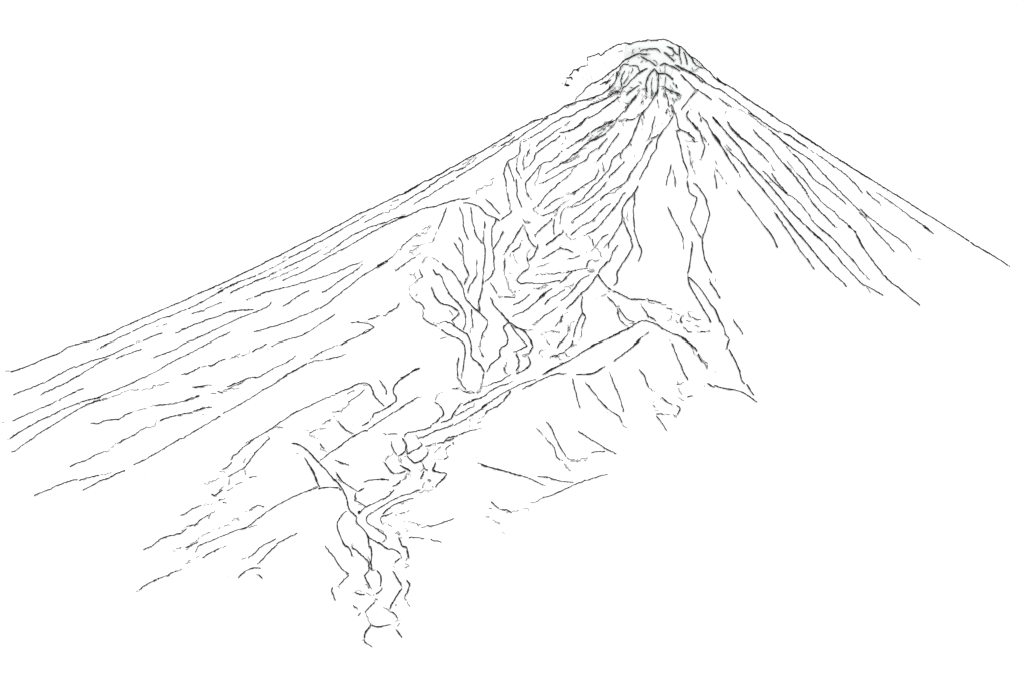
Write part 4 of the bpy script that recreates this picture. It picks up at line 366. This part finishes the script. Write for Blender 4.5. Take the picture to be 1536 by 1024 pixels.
E 1015.9 194.2 1014.4 198.1; D 1016.7 196.6 1019.8 198.1; B 1009.3 124.7 1010.5 127; B 1014 127.8 1015.5 131.7; E 1005 128.6 1005.8 131.7; E 1003.4 135.6 1008.1 140.3; 
E 1008.1 136.4 1013.6 141.1; D 1013.6 148.1 1015.9 151.2; D 1018.3 148.1 1020.6 149.7; E 1008.1 147.3 1011.2 152; E 1015.2 139.5 1022.2 141.9; E 1016.7 144.2 1022.2 146.6; 
E 1022.2 143.4 1020.6 148.9; E 1015.2 145.8 1019.1 148.9; D 1004.2 166.9 1005.8 169.2; D 1001.1 164.5 998.8 170.8; B 409 641 418 634 431 626; B 521 590 526 587 531 585; 

"""
random.seed(11); rng = np.random.default_rng(5)
S = 4.0                     # metres per traced unit
W, H = 1536.0, 1024.0
D = 6400.0                  # camera to summit axis, in traced units
scene = bpy.context.scene
COL = scene.collection

def world(px, py, d):
    """point of the mountain seen in direction (px,py) at depth d (traced units)"""
    return Vector(((px - 768.0) * d / D * S, (d - D) * S, (512.0 - py) * d / D * S))
CAM = Vector((0, -D * S, 0))

# ---------------------------------------------------------------- materials
def new_mat(name):
    m = bpy.data.materials.new(name); m.use_nodes = True
    b = m.node_tree.nodes['Principled BSDF']
    b.inputs['Roughness'].default_value = 1.0
    b.inputs['Specular IOR Level'].default_value = 0.0
    return m, m.node_tree, b
def noisy(name, c0, c1, scale, rough=1.0, bump=0.0):
    m, nt, b = new_mat(name)
    tc = nt.nodes.new('ShaderNodeTexCoord')
    n = nt.nodes.new('ShaderNodeTexNoise'); n.inputs['Scale'].default_value = scale; n.inputs['Detail'].default_value = 5
    r = nt.nodes.new('ShaderNodeValToRGB')
    r.color_ramp.elements[0].position = .35; r.color_ramp.elements[0].color = (*c0, 1)
    r.color_ramp.elements[1].position = .65; r.color_ramp.elements[1].color = (*c1, 1)
    nt.links.new(tc.outputs['Object'], n.inputs['Vector'])
    nt.links.new(n.outputs['Fac'], r.inputs['Fac']); nt.links.new(r.outputs['Color'], b.inputs['Base Color'])
    b.inputs['Roughness'].default_value = rough
    return m
M_SNOW = noisy('white_snow', (.90, .90, .90), (.93, .93, .93), .004)
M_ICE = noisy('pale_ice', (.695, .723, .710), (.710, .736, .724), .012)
M_ROCK = noisy('dark_rock', (.006, .006, .006), (.030, .031, .030), .09)
M_GRIT = noisy('grey_grit', (.04, .04, .04), (.28, .285, .28), .09)
M_STONE = noisy('grey_stone', (.012, .013, .012), (.11, .115, .11), .11)
M_CLOUD = noisy('white_cloud', (.95, .95, .95), (.96, .96, .96), .01)

# ---------------------------------------------------------------- strokes (creases of bare rock)
STROKES = []
for rec in DATA.strip().split(';'):
    rec = rec.strip()
    if not rec: continue
    k = rec[0]; v = [float(t) for t in rec[1:].split()]
    STROKES.append((k, [(v[i], v[i + 1]) for i in range(0, len(v), 2)]))

def resample(pts, step):
    """Catmull-Rom through the traced points, about one station every `step`"""
    P = [np.array(p, float) for p in pts]
    if len(P) == 1: return np.array(P)
    Q = [2 * P[0] - P[1]] + P + [2 * P[-1] - P[-2]]
    out = []
    for i in range(1, len(Q) - 2):
        a, b, c, d = Q[i - 1:i + 3]
        n = max(1, int(np.linalg.norm(c - b) / step + .5))
        for j in range(n):
            t = j / n
            out.append(.5 * (2 * b + (c - a) * t + (2 * a - 5 * b + 4 * c - d) * t * t + (3 * b - a - 3 * c + d) * t ** 3))
    out.append(P[-1]); return np.array(out)

# ---------------------------------------------------------------- the mountain body
LEFT = [(60, 996), (61, 975), (63, 955), (66, 941), (70, 936), (91, 934.5), (101, 925.5), (116, 906), (131, 881), (150, 863), (166, 838),
        (190, 792), (216, 744), (243, 700), (282, 620), (330, 524), (360, 463), (400, 386), (440, 300),
        (470, 238), (492, 185), (507, 150), (517, 112), (530, 85), (556, 20), (600, -90), (680, -310), (780, -650), (900, -1080),
        (1040, -1620), (1180, -2250), (1320, -2950), (1500, -3900)]
RIGHT = [(60, 998), (62, 1003), (68, 1016), (72, 1023), (84, 1036), (97, 1050), (112, 1064), (121, 1078), (128, 1092), (145, 1118),
         (170, 1153), (220, 1228), (266, 1301), (300, 1350), (350, 1432), (400, 1514), (450, 1600), (540, 1770), (680, 2060),
         (860, 2520), (1040, 3050), (1180, 3500), (1320, 4000), (1500, 4700)]
ly, lx = np.array(LEFT).T; ry, rx = np.array(RIGHT).T
def edges(py): return np.interp(py, ly, lx), np.interp(py, ry, rx)

# erosion map: how close each place lies to a gully floor
CW, CH = 768, 520
carve = np.zeros((CH, CW))
for k, pts in STROKES:
    if k in 'AB':
        for x, y in resample(pts, 2.0):
            i, j = int(y / 2), int(x / 2)
            if 2 <= i < CH - 2 and 2 <= j < CW - 2:
                carve[i - 1:i + 2, j - 1:j + 2] = np.maximum(carve[i - 1:i + 2, j - 1:j + 2], np.array([[.5, .7, .5], [.7, 1, .7], [.5, .7, .5]]))
for _ in range(2):
    c = carve.copy()
    carve[1:-1, 1:-1] = (c[1:-1, 1:-1] * 2 + c[:-2, 1:-1] + c[2:, 1:-1] + c[1:-1, :-2] + c[1:-1, 2:]) / 6
def sample_carve(px, py):
    j = np.clip(px / 2, 0, CW - 1.01); i = np.clip(py / 2, 0, CH - 1.01)
    j0 = j.astype(int); i0 = i.astype(int); fj = j - j0; fi = i - i0
    v = (carve[i0, j0] * (1 - fi) * (1 - fj) + carve[i0 + 1, j0] * fi * (1 - fj) + carve[i0, j0 + 1] * (1 - fi) * fj + carve[i0 + 1, j0 + 1] * fi * fj)
    return v
ph = rng.uniform(0, 6.28, 40); am = rng.uniform(.4, 1, 40)
def relief(px, py, R):
    """broad ribs running down from the summit plus lumps, as a share of the radius"""
    th = np.arctan2(px - 1000.0, py - 40.0); r = np.hypot(px - 1000.0, py - 40.0)
    v = 0
    for q, f in enumerate((9, 15, 22, 31, 44)):
        v = v + am[q] / (1 + q * .6) * np.sin(th * f + ph[q] + .9 * np.sin(r / (90 + 30 * q) + ph[q + 9]))
    for q, (fx, fy) in enumerate(((.011, .013), (-.021, .017), (.033, .029), (.05, -.041))):
        v = v + .5 / (1 + q) * np.sin(px * fx + py * fy + ph[20 + q])
    return v * np.minimum(R * .012, 5.0)
def depth(px, py, side=-1):
    a, b = edges(py); R = (b - a) / 2 + 1e-6; u = np.clip((px - (a + b) / 2) / R, -1, 1)
    s = np.sqrt(np.maximum(0, 1 - u * u))
    d = D + side * (R * .8 * s)
    return d + side * (relief(px, py, R) - 3.0 * sample_carve(px, py) * np.minimum(1, R / 60)) * np.minimum(1, s * 2.2)

rows = np.concatenate([np.arange(60, 200, 2.0), np.arange(200, 1060, 3.5), np.arange(1060, 1501, 20.0)])
NU = 760
tt = np.linspace(-1, 1, NU + 1); uu = np.sin(tt * math.pi / 2) * .35 + tt * .65
verts = []; faces = []
def grid_side(side):
    base = len(verts); n = 0
    us = uu if side < 0 else uu[::6]
    rr = rows if side < 0 else rows[::3]
    if side > 0 and rr[-1] != rows[-1]: rr = np.append(rr, rows[-1])
    for py in rr:
        a, b = edges(py); px = (a + b) / 2 + us * (b - a) / 2
        d = depth(px, np.full_like(px, py), side)
        if side < 0: X = (px - 768) * d / D * S; Z = (512 - py) * d / D * S
        else:
            # far side: same plan radius and height as the rim, so it stays behind the skyline
            X = (px - 768) * S; Z = np.full_like(px, (512 - py) * S - 2.0)
        Y = (d - D) * S
        verts.extend(zip(X.tolist(), Y.tolist(), Z.tolist()))
    w = len(us)
    for i in range(len(rr) - 1):
        for j in range(w - 1):
            a = base + i * w + j
            f = (a, a + w, a + w + 1, a + 1)
            faces.append(f if side < 0 else f[::-1])
grid_side(-1); nfront = len(faces); front_faces = list(faces)
grid_side(1)
me = bpy.data.meshes.new('mountain'); me.from_pydata(verts, [], faces)
me.polygons.foreach_set('use_smooth', [True] * len(me.polygons)); me.materials.append(M_SNOW); me.update()
mountain = bpy.data.objects.new('mountain', me); COL.objects.link(mountain)
mountain['kind'] = 'structure'
mountain['label'] = 'steep white volcanic cone streaked with thin dark ridges, ravines and gullies'
BVH = BVHTree.FromPolygons([Vector(v) for v in verts], front_faces)

def on_surface(px, py, lift=2.6):
    """point and normal where the mountain face lies in direction (px,py)"""
    q = world(px, py, D); dirn = (q - CAM).normalized()
    loc, nor, _, _ = BVH.ray_cast(CAM, dirn)
    if loc is None:                    # just outside the skyline: take the depth of the rim beside it
        a, b = edges(py); sx = 1 if px < (a + b) / 2 else -1
        loc = q
        for off in (.7, 1.4, 2.2, 3.5):
            h = BVH.ray_cast(CAM, (world(px + sx * off * .6, py + off, D) - CAM).normalized())[0]
            if h is not None: loc = CAM + dirn * (h - CAM).length; break
        nor = Vector((-1 if px < (a + b) / 2 else 1, -.6, .5)).normalized()
    if nor.dot(dirn) > 0: nor = -nor
    nor = (nor - dirn * .6).normalized()
    return loc + nor * (lift * S * .12) - dirn * (lift * S * 1.3), nor

# ---------------------------------------------------------------- ribs of rock
STYLE = {'E': (1.0, .3, .0, .2), 'A': (2.0, .25, .00, .35), 'B': (1.75, .25, .03, .35), 'C': (1.2, .4, .18, .4), 'D': (1.1, .45, .30, .8)}
TAKEN = np.zeros((1100, 1700), bool)     # ground already covered by a rib
def smooth_noise(n, period):
    m = int(n / period) + 3; a = rng.normal(0, 1, m)
    x = np.arange(n) / period + rng.uniform(0, 1)
    i = x.astype(int); f = x - i; f = f * f * (3 - 2 * f)
    return a[i] * (1 - f) + a[i + 1 if m > i.max() + 1 else i] * f
class Rock:
    def __init__(s, whole=False): s.soft = 0; s.whole = whole; s.v = []; s.f = []; s.mi = []
    def add_run(s, pts, ws, place):
        n = len(pts)
        if n < 2: return
        t = np.gradient(pts, axis=0); t /= (np.linalg.norm(t, axis=1)[:, None] + 1e-9)
        nn = np.stack([-t[:, 1], t[:, 0]], 1); base = len(s.v)
        for i in range(n):
            w = ws[i] / 2
            L = pts[i] + nn[i] * w; R = pts[i] - nn[i] * w
            pl, _ = place(L[0], L[1]); pr, _ = place(R[0], R[1]); pc, nc = place(pts[i][0], pts[i][1])
            tl, tc, tr = (pl - CAM).length, (pc - CAM).length, (pr - CAM).length
            if max(tl, tc, tr) - min(tl, tc, tr) > 3 * w * S:      # on the skyline keep the rib narrow in depth too
                t0 = min(tl, tc, tr)
                pl = CAM + (pl - CAM) * (min(tl, t0) / tl); pc = CAM + (pc - CAM) * (min(tc, t0) / tc); pr = CAM + (pr - CAM) * (min(tr, t0) / tr)
            s.v += [pl, pc + nc * (w * S * .2), pr]
        for i in range(n - 1):
            a = base + 3 * i
            s.f += [(a, a + 1, a + 4, a + 3), (a + 1, a + 2, a + 5, a + 4)]; s.mi += [s.soft, s.soft]
    def add_fleck(s, x, y, r, place):
        base = len(s.v); an = random.uniform(0, 6.28); asp = random.uniform(.5, 1)
        c, nc = place(x, y); s.v.append(c + nc * r * S * .5)
        for q in range(5):
            aa = an + q * 1.2566; e = r * random.uniform(.7, 1.2)
            p, _ = place(x + math.cos(aa) * e, y + math.sin(aa) * e * asp); s.v.append(p)
        for q in range(5): s.f.append((base, base + 1 + q, base + 1 + (q + 1) % 5)); s.mi.append(1)
    def stroke(s, kind, pts, place):
        s.one(kind, pts, place, 0)
    def one(s, kind, pts, place, off):
        w0, wv, gap, fl = STYLE[kind]; s.soft = 2 if kind in 'CD' else 0
        if kind in 'AB' and len(pts) > 1:      # run a little into the next rib so the ends meet
            a, b, c, d = map(np.array, (pts[0], pts[1], pts[-2], pts[-1]))
            pts = [tuple(a + (a - b) / (np.linalg.norm(a - b) + .01) * .9)] + list(pts) + [tuple(d + (d - c) / (np.linalg.norm(d - c) + .01) * .9)]
        P = resample(pts, .9); n = len(P)
        if n < 3: P = resample(pts, .5); n = len(P)
        if n < 3: return
        t = np.gradient(P, axis=0); t /= (np.linalg.norm(t, axis=1)[:, None] + 1e-9)
        nn = np.stack([-t[:, 1], t[:, 0]], 1)
        jit = {'E': .15, 'A': .22, 'B': .26, 'C': .2, 'D': .55}[kind]
        P = P + nn * (off + smooth_noise(n, 7) * jit + smooth_noise(n, 2.2) * jit * .9)[:, None]
        w = w0 * (1 + wv * (.4 * smooth_noise(n, 9) + .6 * smooth_noise(n, 1.8)))
        e = np.minimum(np.arange(n), np.arange(n)[::-1]); w *= np.clip(.72 + e / 6.0, 0, 1)
        w = np.clip(w, w0 * (.65 if kind in 'ABE' else .3), w0 * 1.35)
        hole = smooth_noise(n, 3.5 if kind == 'D' else 5)
        keep = hole > {'E': -2.2, 'A': -4, 'B': -4, 'C': -2.3, 'D': -1.3}[kind]
        ix = np.clip(P[:, 0].astype(int) + 50, 1, 1698); iy = np.clip(P[:, 1].astype(int) + 30, 1, 1098)
        if kind in 'CD': free = ~(TAKEN[iy, ix])
        else: free = ~TAKEN[iy, ix]
        if kind in 'AB' and n >= 8:    # only drop a stretch that really doubles another rib, not a mere crossing
            run = np.convolve(~free, np.ones(7), 'same'); free = free | (run < 5.5)
        keep = keep & free
        if s.whole: keep[:] = True; w = np.maximum(w * 1.05, w0 * .9)
        TAKEN[iy, ix] = True
        i = 0
        while i < n:
            if not keep[i]: i += 1; continue
            j = i
            while j + 1 < n and keep[j + 1]: j += 1
            if j - i >= 1: s.add_run(P[i:j + 1], w[i:j + 1], place)
            i = j + 1
        # thin splinters running beside the rib
        i = random.randint(2, 12)
        while i < n - 3 and not s.whole:
            m = random.randint(3, 9); j = min(n - 1, i + m)
            if j - i >= 2 and free[i] and (kind != 'D' or random.random() < .35):
                o = random.choice((-1, 1)) * random.uniform(.9, 1.7 if kind != 'D' else 2.2); dr = random.uniform(-.5, .5)
                q = P[i:j + 1] + nn[i:j + 1] * (o + dr * np.linspace(0, 1, j - i + 1))[:, None]
                sv = s.soft; s.soft = 2; s.add_run(q, np.full(j - i + 1, random.uniform(.35, .75)), place); s.soft = sv
            i += m + random.randint(*{'E': (30, 80), 'A': (12, 60), 'B': (15, 70), 'C': (12, 50), 'D': (2, 14)}[kind])
        # loose stones beside the rib
        for i in range(n):
            if free[i] and random.random() < fl * (0 if s.whole else .8):
                o = random.gauss(0, 1.5 if kind == 'D' else 1.0) + random.choice((-.9, .9))
                s.add_fleck(P[i][0] + nn[i][0] * o + random.uniform(-.5, .5), P[i][1] + nn[i][1] * o, random.uniform(.2, .5), place)
    def build(s, name, parent):
        m = bpy.data.meshes.new(name); m.from_pydata(s.v, [], s.f)
        m.materials.append(M_ROCK); m.materials.append(M_GRIT); m.materials.append(M_STONE)
        m.polygons.foreach_set('material_index', s.mi); m.update()
        o = bpy.data.objects.new(name, m); COL.objects.link(o); o.parent = parent
        return o

def length(p): return sum(math.dist(p[i], p[i + 1]) for i in range(len(p) - 1))
def is_cloud(p):
    mx = sum(q[0] for q in p) / len(p); my = sum(q[1] for q in p) / len(p)
    return mx < 934 and my < 132 and mx > 835 and my < np.interp(mx, [835, 880, 908, 925, 934], [160, 122, 106, 90, 78])
kinds = {}
cloud_strokes = []
for k, p in STROKES:
    if is_cloud(p): cloud_strokes.append((k, p)); continue
    mx = sum(q[0] for q in p) / len(p); my = sum(q[1] for q in p) / len(p)
    a, b = edges(my)
    if k == 'A' and (abs(mx - a) < 7 or abs(mx - b) < 7 or my < 70) and length(p) > 15: name = 'skyline_ridge'
    elif k in 'CDE': name = 'scree_streak' if k == 'D' else 'fine_crack'
    elif mx > 1030: name = 'erosion_gully'
    elif my > 560 and mx > 480: name = 'ravine_edge'
    elif mx < 620: name = 'lava_ridge'
    else: name = 'rock_rib'
    kinds.setdefault(name, []).append((k, p))
LIM = {'skyline_ridge': 100, 'scree_streak': 40, 'fine_crack': 30, 'erosion_gully': 100, 'ravine_edge': 100, 'lava_ridge': 100, 'rock_rib': 100}
for name in sorted(kinds, key=lambda q: (q in ('scree_streak', 'fine_crack'), q == 'scree_streak')):
    lst = kinds[name]
    lst.sort(key=lambda s: -length(s[1]))
    for k, p in lst[:LIM[name]]:
        r = Rock(name == 'skyline_ridge'); r.stroke(k, p, on_surface)
        if r.f: r.build(name, mountain)
    if lst[LIM[name]:]:
        r = Rock()
        for k, p in lst[LIM[name]:]: r.stroke(k, p, on_surface)
        o = r.build({'scree_streak': 'scree', 'fine_crack': 'crack_network'}.get(name, name + 's'), mountain); o['kind'] = 'stuff'

# ---------------------------------------------------------------- pale ice on the summit
def inside(x, y, poly):
    c = False; j = len(poly) - 1
    for i in range(len(poly)):
        xi, yi = poly[i]; xj, yj = poly[j]
        if (yi > y) != (yj > y) and x < (xj - xi) * (y - yi) / (yj - yi) + xi: c = not c
        j = i
    return c
def T(s, x0=840, y0=40, k=6.4): return [(x0 + float(a.split(',')[0]) / k, y0 + float(a.split(',')[1]) / k) for a in s.split()]
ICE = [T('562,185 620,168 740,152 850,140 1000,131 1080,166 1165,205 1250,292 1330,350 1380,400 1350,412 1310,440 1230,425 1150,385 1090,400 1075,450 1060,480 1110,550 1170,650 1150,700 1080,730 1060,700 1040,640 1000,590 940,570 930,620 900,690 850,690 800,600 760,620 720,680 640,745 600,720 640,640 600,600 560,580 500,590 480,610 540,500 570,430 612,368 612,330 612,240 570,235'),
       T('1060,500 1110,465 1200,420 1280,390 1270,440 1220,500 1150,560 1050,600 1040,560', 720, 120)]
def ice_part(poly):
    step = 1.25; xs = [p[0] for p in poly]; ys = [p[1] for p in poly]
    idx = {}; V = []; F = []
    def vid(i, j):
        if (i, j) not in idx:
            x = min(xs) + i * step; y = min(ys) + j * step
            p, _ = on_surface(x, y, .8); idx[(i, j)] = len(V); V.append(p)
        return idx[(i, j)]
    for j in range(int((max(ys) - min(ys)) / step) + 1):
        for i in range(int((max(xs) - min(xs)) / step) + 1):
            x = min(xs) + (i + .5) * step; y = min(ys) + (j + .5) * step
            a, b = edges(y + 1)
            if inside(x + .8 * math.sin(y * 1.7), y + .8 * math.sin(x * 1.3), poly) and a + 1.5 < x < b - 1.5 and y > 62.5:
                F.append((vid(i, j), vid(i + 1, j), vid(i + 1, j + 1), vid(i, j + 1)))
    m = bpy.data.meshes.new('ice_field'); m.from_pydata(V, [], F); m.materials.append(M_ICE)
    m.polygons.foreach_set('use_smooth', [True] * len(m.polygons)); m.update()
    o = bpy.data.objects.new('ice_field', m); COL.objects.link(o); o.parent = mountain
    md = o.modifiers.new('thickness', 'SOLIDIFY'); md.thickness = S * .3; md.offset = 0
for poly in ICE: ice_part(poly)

# ---------------------------------------------------------------- the cloud that trails off the summit
CD = D + 90.0
top = resample([(846, 127), (851, 118), (860, 106), (872, 100), (881, 97), (883, 87), (893, 83), (902, 82), (915, 73), (924, 69), (935, 66), (945, 66)], 3)
bot = resample([(848, 130), (860, 133), (873, 131), (890, 126), (908, 114), (925, 104), (936, 96), (946, 90)], 3)
nt_, ns_ = 60, 20
V = []; F = []
for side in (-1, 1):
    base = len(V)
    for i in range(nt_ + 1):
        t = i / nt_
        A = top[min(len(top) - 1, int(t * (len(top) - 1) + .5))]; B = bot[min(len(bot) - 1, int(t * (len(bot) - 1) + .5))]
        for j in range(ns_ + 1):
            s_ = (1 - math.cos(math.pi * j / ns_)) / 2
            x, y = A * (1 - s_) + B * s_
            th = 2 * math.sqrt(s_ * (1 - s_)) * math.sin(math.pi * min(1, t * .9 + .08)) ** .6 * 16
            V.append(world(x, y, CD + side * (th + .6 * th * .2 * math.sin(x * .6) * math.cos(y * .7))))
    for i in range(nt_):
        for j in range(ns_):
            a = base + i * (ns_ + 1) + j; f = (a, a + 1, a + ns_ + 2, a + ns_ + 1); F.append(f if side < 0 else f[::-1])
m = bpy.data.meshes.new('steam_cloud'); m.from_pydata(V, [], F); m.materials.append(M_CLOUD)
m.polygons.foreach_set('use_smooth', [True] * len(m.polygons)); m.update()
cloud = bpy.data.objects.new('steam_cloud', m); COL.objects.link(cloud)
cloud['label'] = 'small white cloud with a curled dark edge trailing left off the summit'; cloud['category'] = 'cloud'
CLOUD_BVH = BVHTree.FromPolygons(V, F)
def on_cloud(px, py):
    q = world(px, py, CD); dn = (q - CAM).normalized()
    loc = CLOUD_BVH.ray_cast(CAM, dn)[0] or q
    return loc - dn * 5.0, -dn
for k, p in cloud_strokes:
    r = Rock(True); r.stroke(k, p, on_cloud)
    if r.f: r.build('cloud_edge', cloud)

# ---------------------------------------------------------------- ground, light, sky, camera
gz = -430 * S
bpy.ops.mesh.primitive_plane_add(size=2, location=(0, 0, gz))
g = bpy.context.object; g.name = 'ground'; g.data.name = 'ground'; g.scale = (400000, 400000, 1); g.data.materials.append(M_SNOW); g['kind'] = 'structure'
w = bpy.data.worlds.new('World'); scene.world = w; w.use_nodes = True
bg = w.node_tree.nodes['Background']; bg.inputs['Color'].default_value = (1, 1, 1, 1); bg.inputs['Strength'].default_value = 1.2
sd = bpy.data.lights.new('sun', 'SUN'); sd.energy = .5; sd.angle = math.radians(40); sd.color = (1, .99, .97)
so = bpy.data.objects.new('sun', sd); so.rotation_euler = (math.radians(38), 0, math.radians(-25)); COL.objects.link(so)
cd = bpy.data.cameras.new('camera'); co = bpy.data.objects.new('camera', cd); COL.objects.link(co)
cd.sensor_width = 36; cd.sensor_fit = 'HORIZONTAL'; cd.lens = 36 * D / W
co.location = CAM; co.rotation_euler = (math.radians(90), 0, 0); cd.clip_start = 10; cd.clip_end = 2000000
scene.camera = co
vs = scene.view_settings; vs.view_transform = 'Standard'; vs.look = 'None'; vs.gamma = 1; vs.exposure = .04; vs.use_curve_mapping = False
scene.render.engine = 'CYCLES'; scene.cycles.max_bounces = 4; scene.cycles.diffuse_bounces = 3
scene.render.film_transparent = False
